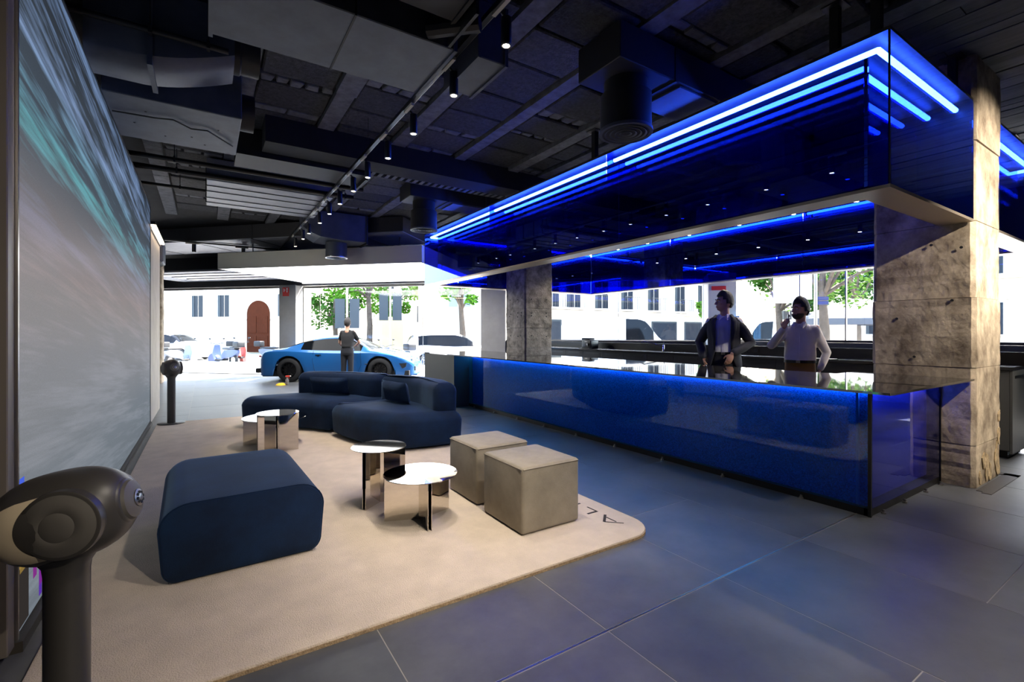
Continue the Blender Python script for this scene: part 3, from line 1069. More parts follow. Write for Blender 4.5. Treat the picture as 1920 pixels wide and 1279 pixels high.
# cross beam with a cable tray
solo('ceiling_beam', MB().box(.55, 8.0, 5.75, 6.12, 3.40, 3.70), M('beam_black', (20, 21, 24), .9, noise=(9, .4)), (3, 5.9, 3.4), 'dark concrete beam crossing the ceiling above the sofa', 'beam')
ct = thing('cable_tray', 'perforated grey cable tray running along the dark ceiling beam', 'cable tray', (3, 6.3, 3.45))
wpart('side_rail', MB().box(1.85, 7.5, 6.14, 6.15, 3.45, 3.51), RIBM, ct)
wpart('side_rail', MB().box(1.85, 7.5, 6.42, 6.43, 3.45, 3.51), RIBM, ct)
for k in range(56):
    wpart('rung', MB().box(1.87 + k * .1, 1.92 + k * .1, 6.15, 6.42, 3.452, 3.458), RIBM, ct)
for (y, z, x1, r, lab) in ((3.885, 3.30, .14, .02, 'thin pipe with a bright edge under the ceiling at top left'), (6.85, 3.36, 1.9, .03, 'nearer of two black pipes above the far screen end'),
                           (7.38, 3.38, 1.9, .035, 'thicker black pipe crossing in front of the pale strip duct'), (8.35, 3.42, .30, .022, 'short dark pipe high beside the far end of the screen')):
    t = thing('ceiling_pipe', lab, 'pipe', (-.9, y, z))
    wpart('pipe', MB().tube([(-1.0, y, z), (x1, y, z)], r, 12), BLACK if y > 4 else DUCTD, t, smooth=50)
    for x in (-.3, x1 - .12):
        wpart('clip', MB().box(x - .01, x + .01, y - r - .006, y + r + .006, z - r - .006, z + r + .006).tube([(x, y, z + r), (x, y, 3.66)], .005, 6), DUCTD, t)
t = thing('black_return_box', 'deep black box duct behind the light track', 'duct', (1.1, 6.5, 3.3))
wpart('casing', MB().box(.3, 1.75, 6.2, 6.72, 3.36, 3.66), BLACKM, t)
wpart('flange', MB().box(1.75, 1.78, 6.18, 6.74, 3.30, 3.66), BLACKM, t)
# round air diffusers hanging from box ducts
for k, (x, y, lab) in enumerate(((2.89, 2.74, 'large round black air diffuser hanging nearest beside the blue canopy'), (2.93, 7.09, 'round black air diffuser at the far corner of the blue canopy'),
                                 (2.22, 9.9, 'small looking round grey diffuser in front of the luminous ceiling'))):
    zd = 2.95 if k < 2 else 2.82
    t = thing('air_diffuser', lab, 'air diffuser', (x, y, zd), group='round ceiling diffusers')
    m = DUCTD if k < 2 else DUCT
    wpart('drum', MB().lathe([(.205, .0), (.205, .30), (.175, .31), (.175, .55 if k < 2 else .32)], (x, y, zd), 36), m, t, smooth=40)
    wpart('rim', MB().lathe([(.19, -.004), (.215, -.004), (.215, .02), (.19, .02), (.19, -.004)], (x, y, zd), 36), DUCT if k < 2 else STEEL, t, smooth=40)
    for r in (.045, .085, .125, .165):
        wpart('ring_vane', MB().lathe([(r - .012, -.003), (r + .006, -.012), (r + .006, -.006), (r - .01, .006), (r - .012, -.003)], (x, y, zd + .005), 32), DUCT, t, smooth=40)
    if k < 2:
        wpart('box_duct', MB().box(x - .32, x + 2.6 if k == 0 else x + 1.9, y - .25, y + .22, 3.40 if k else 3.36, 3.64), DUCTD, t, bevel=(.006, 1))
        wpart('pale_panel', MB().box(x + .40, x + .95, y - .22, y + .2, 3.345 if k == 0 else 3.385, 3.362 if k == 0 else 3.402), DUCT, t)
        wpart('seam', MB().box(x + .30, x + .325, y - .255, y + .225, 3.35 if k == 0 else 3.39, 3.645), BLACKM, t)
solo('ceiling_tag', MB().box(4.33, 4.50, 1.98, 2.02, 3.640, 3.652), WHITEP, (4.4, 2, 3.65), 'small white paper tag on the ceiling boards', 'tag')

# main light track with cylinder spotlights
TX, TZ = 1.50, 3.30
lt = thing('light_track', 'long black light track running down the ceiling to the far end', 'light track', (TX, 5.3, TZ))
wpart('rail', MB().box(TX - .018, TX + .018, -4.0, 12.6, TZ, TZ + .034), BLACK, lt)
wpart('rail_lip', MB().box(TX + .019, TX + .023, -4.0, 12.6, TZ + .002, TZ + .012), STEEL, lt)
for y in (-2, 1, 3.6, 5.2, 7.0, 9, 11, 12.4):
    wpart('suspension_wire', MB().tube([(TX, y, TZ + .03), (TX, y, 3.67)], .003, 5), BLACK, lt)
lt2 = thing('light_track', 'black light track crossing from the left wall at the far end', 'light track', (.4, 12.6, TZ))
wpart('rail', MB().box(-2.2, TX - .02, 12.58, 12.62, TZ, TZ + .034), BLACK, lt2)
for x in (-1.2, .2, 1.2):
    wpart('suspension_wire', MB().tube([(x, 12.6, TZ + .03), (x, 12.6, 3.7)], .003, 5), BLACK, lt2)


def track_spot(x, y, label, watt=40, aim=None, lamp=True, side=.055):
    s_ = thing('track_spotlight', label, 'spotlight', (x, y, 3.1), group='cylinder spotlights on the light track')
    wpart('adapter', MB().box(x - .013, x + .013, y - .09, y + .09, TZ - .022, TZ), WHITEP if lamp else BLACK, s_)
    wpart('stem', MB().tube([(x + side * .4, y + .03, TZ - .02), (x + side, y + .03, 3.255)], .009, 8), BLACK, s_)
    wpart('body', MB().lathe([(.030, 0), (.033, .004), (.033, .165), (.026, .17)], (x + side, y + .03, 3.09), 20), M('spot_blue_black', (14, 17, 32), .35), s_, smooth=40)
    wpart('lens', MB().lathe([(.022, .0), (.022, .004)], (x + side, y + .03, 3.086), 16), LAMP, s_)
    wpart('bezel', MB().lathe([(.0225, -.004), (.032, -.004), (.033, .004), (.0225, .004), (.0225, -.004)], (x + side, y + .03, 3.088), 20), STEEL, s_, smooth=40)
    a = aim or (x + side, y + .4, 0)
    lo = spot_lamp(x + side, y + .03, 3.078, a, watt, 62, .7)
    lo.parent = s_
    lo.matrix_parent_inverse = Matrix.Translation(-s_.location)
    return s_


ys = [2.43, 3.16, 3.97, 4.67, 5.38, 6.0, 6.7, 7.35, 8.05, 9.0, 9.6, 10.5]
for k, y in enumerate(ys):
    track_spot(TX, y, 'black cylinder spotlight on the long ceiling track, %s visible from the camera' % ORD[k], 52)
for k, y in enumerate((1.55, .75, -.1, -1.0, -2.0)):  # unseen spots added over and behind the camera to brighten poufs, rug and speaker
    track_spot(TX, y, 'added unseen black cylinder spotlight on the long track %s to the camera overhead' % ['above', 'behind', 'second behind', 'third behind', 'fourth behind'][k], (75, 75, 75, 75, 230)[k], (-.25, 1.7, .6) if k == 1 else (-.45, 1.8, .75) if k == 4 else (TX - .3 if k % 2 else TX + .5, y + 1.6, .2))
for k, (x, y) in enumerate(((-.2, 12.6), (.75, 12.6))):
    s_ = thing('track_spotlight', ['black spotlight on the far cross track nearer the left wall', 'black spotlight on the far cross track nearer the corner of the rails'][k], 'spotlight', (x, y, 3.1), group='cross track spotlights')
    wpart('body', MB().lathe([(.04, 0), (.04, .17)], (x, y, 3.1), 16), BLACK, s_, smooth=40)
    wpart('adapter', MB().box(x - .16, x + .1, y - .016, y + .016, TZ - .03, TZ), STEEL, s_)
# wall-washer lamps over the near column and beside the camera
lt3 = thing('light_track', 'short light track near the raw column in front of the bar end', 'light track', (5.8, -.6, TZ))
wpart('rail', MB().box(3.2, 8.6, -.618, -.582, TZ, TZ + .034), BLACK, lt3)
for x in (3.5, 6, 8.3):
    wpart('suspension_wire', MB().tube([(x, -.6, TZ + .03), (x, -.6, 3.67)], .003, 5), BLACK, lt3)
for k, (x, aim, w) in enumerate(((5.9, (5.85, 1.2, 2.5), 330), (6.6, (5.95, 1.2, .9), 210), (3.5, (2.4, 2.0, 0), 110), (4.8, (5.44, 1.5, 1.6), 280))):
    track_spot(x, -.6, 'black cylinder spotlight on the short track, %s' % ['aimed at the middle of the raw column', 'aimed at the foot of the raw column', 'aimed at the floor by the rug', 'aimed at the side of the raw column'][k], w, aim)

# ------------------------------------------------------------------ rug, sofa and small furniture
rx0, rx1, ry0, ry1, rr_ = -.57, 2.52, 2.092, 8.42, .22
outl = []
for (cx, cy, a0, r) in ((rx1 - rr_, ry0 + rr_, -90, rr_), (rx1 - rr_, ry1 - rr_, 0, rr_), (rx0 + .05, ry1 - .05, 90, .05), (rx0 + .05, ry0 + .05, 180, .05)):
    for k in range(9):
        a = radians(a0 + k * 90 / 8)
        outl.append((cx + r * cos(a), cy + r * sin(a)))
rug = thing('rug', 'big cream rug with dark lettering in its corner under the sofa', 'rug', (1, 5, 0))
wpart('pile', MB().prism(outl, .006, .026), RUGM, rug, bevel=(.006, 2), smooth=40)
outl2 = [(x + (.003 if x > 1 else -.003), y + (.003 if y > 5 else -.003)) for x, y in outl]
wpart('binding', MB().prism(outl2, 0.0005, .016), RUGE, rug)
yy = 2.279
for ch, wd in zip('ALPINE', (.178, .118, .118, .05, .118, .112)):
    wpart('letter', letter_mb(ch, (2.385, yy, .0262), (0, 1, 0), (-1, 0, 0), wd, .095, (0, 0, 1), .0012), PRINT, rug)
    yy += wd + (.07 if ch == 'A' else .068)


def soft_prism(outline, z0, z1, r, name, mat, root, puff=0.0, belly=.05, nseg=5, crown=.02, rb=None):
    """upholstered block: outline shrunk towards top and bottom with rounded edges"""
    n = len(outline)
    cx = sum(p[0] for p in outline) / n
    cy = sum(p[1] for p in outline) / n
    # outward normals
    area = sum(outline[i][0] * outline[(i + 1) % n][1] - outline[(i + 1) % n][0] * outline[i][1] for i in range(n))
    sg = 1 if area > 0 else -1
    nr = []
    for i in range(n):
        a, b = Vector(outline[i - 1]), Vector(outline[(i + 1) % n])
        d = (b - a).normalized()
        nr.append(Vector((d.y, -d.x)) * sg)
    rb = rb or r
    levels = []
    for k in range(nseg + 1):
        a = pi / 2 * k / nseg
        levels.append((z0 + rb * (1 - sin(a)) if False else z0 + rb * (1 - cos(a)), rb * (1 - sin(a)) + belly * 0))
    for k in range(nseg + 1):
        a = pi / 2 * k / nseg
        levels.append((z1 - r + r * sin(a), r * (1 - cos(a))))
    rings = []
    for z, ins in levels:
        t = (z - z0) / (z1 - z0)
        bl = belly * (4 * t * (1 - t)) - belly
        rings.append([(p[0] + q.x * (bl - ins), p[1] + q.y * (bl - ins), z) for p, q in zip(outline, nr)])
    mb = MB().loft(rings, caps=False)
    # crowned top and flat bottom
    m = len(rings) * n
    base = len(mb.v)
    last = rings[-1]
    mid = [(cx + (p[0] - cx) * .6, cy + (p[1] - cy) * .6, z1 + crown * .8) for p in last]
    o = (len(rings) - 1) * n
    s0 = len(mb.v)
    mb.v += mid + [(cx, cy, z1 + crown)]
    for i in range(n):
        j = (i + 1) % n
        mb.f.append((o + i, o + j, s0 + j, s0 + i))
        mb.f.append((s0 + i, s0 + j, s0 + n))
    mb.f.append(tuple(range(n - 1, -1, -1)))
    return wpart(name, mb, mat, root, smooth=60)


def rounded(poly, r, n=5):
    out = []
    m = len(poly)
    for i in range(m):
        p, a, b = Vector(poly[i]), Vector(poly[i - 1]), Vector(poly[(i + 1) % m])
        da, db_ = (a - p), (b - p)
        rr = min(r, da.length * .45, db_.length * .45)
        s, e = p + da.normalized() * rr, p + db_.normalized() * rr
        for k in range(n + 1):
            t = k / n
            out.append(tuple(s * (1 - t) ** 2 + p * 2 * t * (1 - t) + e * t * t))
    # densify long edges
    res = []
    for i in range(len(out)):
        a, b = Vector(out[i]), Vector(out[(i + 1) % len(out)])
        res.append(tuple(a))
        L = (b - a).length
        k = int(L / .12)
        for j in range(1, k + 1):
            res.append(tuple(a + (b - a) * j / (k + 1)))
    return res


RZ = .026
FOOT = M('furniture_foot', (18, 18, 19), .5)
# ottoman
ott = thing('ottoman', 'big dark blue velvet ottoman with rounded edges on the rug', 'ottoman', (.18, 3.52, RZ))
rings = []
ox0, ox1, oy0, oy1, oz0, oz1 = -.215, .585, 2.975, 4.06, RZ + .012, RZ + .405
hw = (ox1 - ox0) / 2
prof = []
for (cx, cz, a0, rx_, rz_) in ((hw - .14, .265, 0, .14, .130), (-(hw - .14), .265, 90, .14, .130), (-(hw - .075), .075, 180, .06, .075), (hw - .075, .075, 270, .06, .075)):
    for k in range(9):
        a = radians(a0 + 90 * k / 8)
        prof.append((cx + rx_ * cos(a), cz + rz_ * sin(a)))
ph = .395
for k in range(7):
    t = k / 6
    y = oy0 + .03 * t ** 2 if k else oy0
    sc_ = [.965, .985, .995, 1, 1, 1, 1][k]
    rings.append([((ox0 + ox1) / 2 + x * sc_, oy0 + [0, .006, .018, .04, .2, .5, .55][k], oz0 + ph / 2 + (z - ph / 2) * sc_) for x, z in prof])
for k in range(7):
    sc_ = [1, 1, 1, .998, .985, .96, .92][k]
    rings.append([((ox0 + ox1) / 2 + x * sc_, oy1 - [.5, .3, .12, .06, .025, .008, 0][k], oz0 + ph / 2 + (z - ph / 2) * sc_) for x, z in prof])
rot = Matrix.Translation((.18, 3.5, 0)) @ Matrix.Rotation(radians(1.5), 4, 'Z') @ Matrix.Translation((-.18, -3.5, 0))
wpart('upholstery', MB().loft(rings), NAVY, ott, smooth=50, M4=rot)
wpart('piping', MB().tube([(p[0], oy0 + .012, p[2]) for p in rings[2]] + [(rings[2][0][0], oy0 + .012, rings[2][0][2])], .004, 6, caps=False), NAVY, ott, smooth=60, M4=rot)
for (x, y) in ((-.08, 3.1), (.45, 3.1), (-.08, 3.95), (.45, 3.95)):
    wpart('foot', MB().lathe([(.035, 0), (.04, .05)], (x, y, RZ), 16), FOOT, ott)
for x in (-.16, .53):
    wpart('loose_thread', MB().tube([(x, 3.0, RZ + .05), (x + .004, 2.995, RZ + .004)], .0015, 5), FOOT, ott)

SOFAS = []


def sofa_module(label, seat, back, pill, cat='sofa'):
    cx = sum(p[0] for p in seat) / len(seat)
    cy = sum(p[1] for p in seat) / len(seat)
    t = thing('sofa_module', label, cat, (cx, cy, RZ), group='modules of the curved blue sofa')
    soft_prism(seat, RZ + .02, RZ + .405, .11, 'seat', NAVY, t, belly=.035, rb=.05)
    soft_prism(back, RZ + .30, RZ + .715, .10, 'backrest', NAVY, t, belly=.01, crown=.01, rb=.05)
    for k in range(4):
        p = seat[int((k + .5) * len(seat) / 4)]
        x, y = cx + (p[0] - cx) * .72, cy + (p[1] - cy) * .72
        wpart('foot', MB().box(x - .03, x + .03, y - .03, y + .03, RZ, RZ + .03), FOOT, t)
    # cushion
    c, d, wdt, hgt, tilt = pill
    d = Vector(d).normalized()
    nrm = Vector((-d.y, d.x, 0))
    up = (Vector((0, 0, 1)) * cos(tilt) + nrm * sin(tilt))
    th = up.cross(Vector((d.x, d.y, 0))).normalized()
    mb = MB()
    nu, nv = 16, 10
    c = Vector(c)
    fr, bk = [], []
    for i in range(nu + 1):
        for j in range(nv + 1):
            u, v = i / nu * 2 - 1, j / nv * 2 - 1
            e = max(0, (1 - u ** 4) * (1 - v ** 4)) ** .5
            pin = 1 - .055 * (1 - abs(u) ** 2) * abs(v)
            pos = c + Vector((d.x, d.y, 0)) * u * wdt / 2 * (1 - .04 * (1 - v * v)) + up * v * hgt / 2 * pin
            fr.append(pos + th * e * .075)
            bk.append(pos - th * e * .075)
    n1 = (nu + 1) * (nv + 1)
    fs = []
    for i in range(nu):
        for j in range(nv):
            a = i * (nv + 1) + j
            fs.append((a, a + nv + 1, a + nv + 2, a + 1))
            fs.append((n1 + a, n1 + a + 1, n1 + a + nv + 2, n1 + a + nv + 1))
    mb.add(fr + bk, fs)
    q = link_mesh('cushion', mb, NAVY, None, org=tuple(c), smooth=70)
    return t, q


s1 = rounded([(.40, 7.50), (.55, 7.22), (.98, 6.84), (1.18, 6.62), (1.31, 6.37), (2.02, 6.40), (2.28, 6.50), (1.95, 7.15), (1.35, 7.72), (.78, 7.74), (.48, 7.68)], .16)
b1 = rounded([(1.12, 7.48), (1.60, 7.05), (1.92, 6.52), (2.25, 6.52), (1.98, 7.12), (1.42, 7.66), (1.26, 7.72)], .09)
s2 = rounded([(1.33, 6.30), (1.37, 5.95), (1.46, 5.55), (1.60, 5.22), (1.78, 4.92), (2.18, 4.86), (2.50, 4.86), (2.60, 5.4), (2.53, 6.0), (2.30, 6.44), (1.8, 6.33)], .09)
b2 = rounded([(2.00, 6.42), (2.17, 6.0), (2.22, 5.5), (2.18, 4.97), (2.46, 4.94), (2.56, 5.4), (2.49, 6.0), (2.30, 6.46)], .08)
m1, c1 = sofa_module('far left module of the curved navy velvet sofa with a rounded chaise end', s1, b1, ((1.47, 6.98, RZ + .55), (.62, -.80, 0), .66, .25, radians(-12)))
tag(c1, 'slim navy lumbar cushion on the far left sofa module', 'cushion', 'navy sofa cushions')
m2, c2 = sofa_module('near right module of the curved navy velvet sofa beside the beige cubes', s2, b2, ((1.99, 5.72, RZ + .56), (.18, -.98, 0), .56, .27, radians(-12)))
tag(c2, 'plump navy lumbar cushion on the near right sofa module', 'cushion', 'navy sofa cushions')

# cube poufs
def pouf(x0, y0, sx, sy, h, label):
    t = thing('cube_pouf', label, 'pouf', (x0 + sx / 2, y0 + sy / 2, RZ), group='beige cube poufs')
    wpart('upholstery', MB().box(x0, x0 + sx, y0, y0 + sy, RZ + .004, RZ + h), TAUPE, t, bevel=(.022, 4), smooth=50)
    for (a, b) in (((x0 + .01, y0), (x0 + sx - .01, y0)), ((x0, y0 + .01), (x0, y0 + sy - .01))):
        wpart('seam', MB().tube([(a[0], a[1], RZ + h - .014), (b[0], b[1], RZ + h - .014)], .0035, 6), TAUPE, t, smooth=60)
    wpart('base', MB().box(x0 + .03, x0 + sx - .03, y0 + .03, y0 + sy - .03, RZ, RZ + .006), FOOT, t)
    return t


pouf(1.685, 2.475, .475, .50, .435, 'nearer beige velvet cube pouf beside the lettering on the rug')
pouf(1.70, 3.10, .47, .47, .435, 'farther beige velvet cube pouf behind the front one')


# mirror side tables with folded sheet legs
def mirror_table(x, y, h, r, angs, label):
    t = thing('mirror_side_table', label, 'side table', (x, y, RZ), group='round mirror steel side tables')
    wpart('top', MB().lathe([(r - .001, 0), (r, .001), (r, .005), (r - .001, .006)], (x, y, RZ + h - .006), 64), CHROME, t)
    n = len(angs)
    g = .012
    for k in range(n):
        a, b = radians(angs[k]), radians(angs[(k + 1) % n])
        if b < a:
            b += 2 * pi
        m = (a + b) / 2
        v = Vector((x + cos(m) * g * 1.6, y + sin(m) * g * 1.6, 0))
        na, nb = Vector((-sin(a), cos(a), 0)), Vector((sin(b), -cos(b), 0))
        ea = Vector((x, y, 0)) + Vector((cos(a), sin(a), 0)) * (r * .96) + na * g
        eb = Vector((x, y, 0)) + Vector((cos(b), sin(b), 0)) * (r * .96) + nb * g
        mb = MB()
        for p, q in ((v, ea), (v, eb)):
            d = (q - p).normalized()
            s = Vector((-d.y, d.x, 0)) * .0018
            mb.prism([(p - s)[:2], (q - s)[:2], (q + s)[:2], (p + s)[:2]], RZ, RZ + h - .006)
        wpart('folded_leg', mb, CHROME, t)
    return t


mirror_table(1.12, 3.60, .425, .205, (101, 221, 341), 'tall mirror steel side table with a glowing white reflection, left of the low one')
mirror_table(1.265, 3.12, .315, .255, (15, 160, 262), 'low wide mirror steel side table closest to the beige cubes')
mirror_table(.67, 5.74, .42, .215, (192, 262, 352), 'tall narrow mirror side table in front of the sofa chaise')
mirror_table(.69, 6.14, .315, .345, (40, 165, 285), 'low wide mirror side table tucked behind the tall narrow one')


# loudspeakers on stands
def loudspeaker(loc, ang, tilt, hz, label, slabel):
    """egg-shaped speaker head on a pillar stand; ang = direction of the nose"""
    st = thing('speaker_stand', slabel, 'speaker stand', loc, group='pillar speaker stands')
    link_mesh('pillar', MB().lathe([(.050, .012), (.050, hz - .16), (.053, hz - .135), (.070, hz - .108), (.074, hz - .100)], (0, 0, 0), 36), SPKB, st, smooth=40)
    link_mesh('base_plate', MB().lathe([(.165, 0), (.165, .008), (.160, .012)], (0, 0, 0), 48), SPKB, st, smooth=40)
    h = thing('loudspeaker', label, 'speaker', (loc[0], loc[1], loc[2] + hz), ang, group='egg-shaped loudspeakers')
    a, b, c = .165, .122, .124
    rings = []
    R3 = Matrix.Rotation(tilt, 3, 'Y')
    for k in range(25):
        t = -1 + 2 * k / 24
        x = a * math.sin(t * pi / 2)
        s = max(1e-3, 1 - abs(math.sin(t * pi / 2)) ** 2.6) ** (1 / 2.1)
        s = max(s, .05)
        rings.append([R3 @ Vector((x, b * s * cos(2 * pi * j / 40), c * s * sin(2 * pi * j / 40))) for j in range(40)])
    link_mesh('shell', MB().loft(rings), SPKB, h, smooth=60)

    def onaxis(prof, org, ax):
        q = Vector(ax).to_track_quat('Z', 'Y').to_matrix()
        return MB().lathe([(r, z) for r, z in prof], org, 40, 'z', q)

    nose = R3 @ Vector((1, 0, 0))
    link_mesh('front_ring', onaxis([(.070, 0), (.072, .004), (.062, .018), (.056, .021)], nose * (a * .80), nose), SPKB, h, smooth=35)
    link_mesh('front_baffle', onaxis([(.056, 0), (.052, .010), (.028, .020)], nose * (a * .915), nose), SPKC, h, smooth=35)
    gr = link_mesh('tweeter_grille', onaxis([(.024, 0), (.024, .004), (.008, .009)], nose * (a * 1.03), nose), STEEL, h, smooth=35)
    for j in range(8):
        q = nose.to_track_quat('Z', 'Y').to_matrix()
        c0 = nose * (a * 1.03 + .0055) + q @ Vector((.014 * cos(j * pi / 4), .014 * sin(j * pi / 4), 0))
        link_mesh('grille_hole', onaxis([(.0045, 0), (.0045, .003)], c0, nose), BLACKM, gr)
    for sd in (-1, 1):
        ax = Vector((0, sd, 0))
        cc = R3 @ Vector((.040, sd * .076, -.002))
        # champagne cheek behind the woofer
        pts = []
        for j in range(30):
            u = j / 29
            ang_ = radians(112 + 136 * u)
            pts.append((cos(ang_), sin(ang_)))
        chk = MB()
        rows_ = []
        for r_ in range(9):
            f_ = r_ / 8
            row = []
            for px_, py_ in pts:
                x = .016 + .168 * px_ + (.040 + .090 * px_ - .016 - .168 * px_) * f_
                z = (-.004 + .088 * py_) * (1 - f_) + (-.002 + .090 * py_) * f_
                s = max(.05, 1 - abs(x / a) ** 2.6) ** (1 / 2.1)
                yy_ = b * sqrt(max(.02, s * s - (z / c) ** 2))
                row.append(R3 @ Vector((x, sd * (yy_ + .004), z)))
            rows_.append(row)
        chk.loft(rows_, closed=False)
        link_mesh('champagne_cheek', chk, GOLD, h, smooth=60)
        w_ = link_mesh('woofer_ring', onaxis([(.090, 0), (.092, .018), (.090, .032), (.086, .0345)], cc, ax), SPKB, h, smooth=35)
        link_mesh('woofer_dome', onaxis([(.083, .024), (.082, .034), (.064, .042), (.040, .0465), (.0385, .0455), (.036, .047), (.012, .0495)], cc, ax), SPKC, h, smooth=50)
    return h, st


loudspeaker((-.322, 1.783, 0), radians(-17), radians(-11), .812, 'black egg-shaped loudspeaker with champagne cheeks in the left foreground', 'black pillar stand under the foreground loudspeaker')
loudspeaker((-.40, 8.31, RZ), radians(-75), radians(-8), .785, 'small looking black loudspeaker beside the far end of the screen', 'black pillar stand beside the far end of the screen')

# ------------------------------------------------------------------ cars
TYRE = M('tyre_rubber', (20, 20, 21), .8)
RIM = M('rim_black', (24, 24, 26), .3, .6)
CARGL = M('car_glass', (12, 14, 17), .06, spec=.12)
BRAKE = M('brake_disc', (120, 118, 115), .35, 1)


def wheel(root, x, y, r, out, spokes=10, rim=RIM):
    """wheel with its axle along local y; out = +-1 outward side"""
    w = .11
    prof = [(r * .68, -w), (r * .86, -w), (r * .97, -w * .8), (r, -w * .4), (r, w * .4), (r * .97, w * .8), (r * .86, w), (r * .68, w), (r * .68, -w)]
    t = link_mesh('tyre', MB().lathe(prof, (x, y, r), 40, 'y'), TYRE, root, smooth=40)
    link_mesh('rim', MB().lathe([(r * .60, -w * .8), (r * .69, -w * .9), (r * .69, w * .9), (r * .60, w * .8), (r * .60, -w * .8)], (x, y, r), 40, 'y'), rim, t, smooth=40)
    link_mesh('brake_disc', MB().lathe([(r * .48, -.01), (r * .48, .01)], (x, y - out * .02, r), 28, 'y'), BRAKE, t)
    for k in range(spokes):
        for d in (-.10, .10):
            a = 2 * pi * k / spokes + d
            a2 = 2 * pi * k / spokes + d * .4
            p0 = Vector((x + r * .13 * cos(a2), y + out * w * .72, r + r * .13 * sin(a2)))
            p1 = Vector((x + r * .64 * cos(a), y + out * w * .62, r + r * .64 * sin(a)))
            link_mesh('spoke', MB().obox((p0 + p1) / 2, p1 - p0, ((p1 - p0).length / 2, .008, .010), (0, 1, 0)), rim, t)
    link_mesh('hub_cap', MB().lathe([(r * .15, -.012), (r * .15, .012)], (x, y + out * w * .72, r), 20, 'y'), rim, t)
    return t


def build_car(loc, rotz, label, paint, top, belt, half, gh, wb, rw, length, roof_w=.56, green=(-1.35, .98), door_glass=(-.9, .78), ws=(.22, .98), rear=(-1.38, -.62), group=None, sill=.17, detail=True, name='car', roofpaint=None):
    """nose towards local +x; lofted half sections mirrored; returns the root"""
    root = thing(name, label, 'car', loc, rotz, group)
    xr, xf = -length / 2, length / 2
    ns = 64
    xs = [xr + (xf - xr) * (.5 - .5 * cos(pi * i / ns)) * .35 + (xf - xr) * i / ns * .65 for i in range(ns + 1)]
    secs = []
    for x in xs:
        zt = sinterp(top, x)
        zb = min(sinterp(belt, x), zt - .012)
        w = sinterp(half, x)
        g = 1 if gh[0] < x < gh[1] else 0
        k = max(0.0, min(1.0, (zt - zb) / .38))
        wr = w * .80 * (1 - k) + roof_w * k
        wbl = w * (.93 - .03 * k)
        sh = zb - .10 - .05 * k
        sh = min(sh, zt - .05)
        zl = sill + .02
        arch = 0
        for ax in (-wb[0], wb[1]):
            dx = x - ax
            R = rw + .055
            if abs(dx) < R:
                arch = max(arch, rw + sqrt(R * R - dx * dx))
        mid = max(.48, 0)
        pts = [(0, zt), (wr * .5, zt - .006 - .012 * k), (wr * .86, zt - .03 - .02 * k), (wr, zt - .055 - .03 * k * 1.2 if k > .15 else zt - .02 - .03 * k),
               (wbl, zb), (w * .985, (zb + sh) / 2 + .01), (w, sh), (w * .995, max(mid, min(sh, arch + .005))), (w * .985, max(.30, min(sh, arch))), (w * .96, max(sill, min(sh, arch - .004) if arch else 0))]
        # keep order monotone
        zz = [p[1] for p in pts]
        for i in range(1, len(zz)):
            zz[i] = min(zz[i], zz[i - 1] - .0005)
        if arch:
            for i in range(len(zz)):
                if i >= 6:
                    zz[i] = max(zz[i], min(arch, zz[6] if i > 6 else zz[i]))
        secs.append([(x, p[0], z) for p, z in zip(pts, zz)])
    nP = len(secs[0])
    groups = {'body': MB(), 'side_window': MB(), 'windscreen': MB(), 'rear_window': MB(), 'roof': MB()}
    for sd in (-1, 1):
        for i in range(ns):
            xm = (xs[i] + xs[i + 1]) / 2
            for j in range(nP - 1):
                q = [secs[i][j], secs[i + 1][j], secs[i + 1][j + 1], secs[i][j + 1]]
                q = [(a, b * sd, c) for a, b, c in q]
                if sd > 0:
                    q = q[::-1]
                key = 'body'
                if j == 3 and door_glass[0] < xm < door_glass[1]:
                    key = 'side_window'
                elif j <= 2 and ws[0] < xm < ws[1]:
                    key = 'windscreen'
                elif j <= 2 and rear[0] < xm < rear[1]:
                    key = 'rear_window'
                elif j <= 2 and rear[1] <= xm <= ws[0] and roofpaint:
                    key = 'roof'
                groups[key].add(q, [(0, 1, 2, 3)])
        # end caps
    for i, rev in ((0, 0), (ns, 1)):
        ring = [(a, -b, c) for a, b, c in secs[i]] + [(a, b, c) for a, b, c in secs[i][::-1]][:-1]
        groups['body'].add(ring, [tuple(range(len(ring))) if rev else tuple(range(len(ring)))[::-1]])
    for key, mb in groups.items():
        if not mb.v:
            continue
        o = link_mesh(key, mb, paint if key == 'body' else (roofpaint if key == 'roof' else CARGL), root, fixn=False)
        me = o.data
        bm = bmesh.new()
        bm.from_mesh(me)
        bmesh.ops.remove_doubles(bm, verts=bm.verts, dist=.0004)
        bmesh.ops.recalc_face_normals(bm, faces=bm.faces)
        bm.to_mesh(me)
        bm.free()
        me.polygons.foreach_set('use_smooth', [True] * len(me.polygons))
        me.set_sharp_from_angle(angle=radians(38))
    link_mesh('underbody', MB().box(xr + .12, xf - .12, -sinterp(half, 0) * .86, sinterp(half, 0) * .86, sill - .03, .30), BLACKM, root)
    link_mesh('wheel_well', MB().box(-wb[0] - rw, -wb[0] + rw, -.72, .72, .25, rw * 2 + .03).box(wb[1] - rw, wb[1] + rw, -.72, .72, .25, rw * 2 + .03), BLACKM, root)
    wy = sinterp(half, -wb[0]) - .115
    for ax in (-wb[0], wb[1]):
        for sd in (-1, 1):
            wheel(root, ax, sd * wy, rw, sd, 10 if detail else 5, RIM if detail else STEEL)
    return root


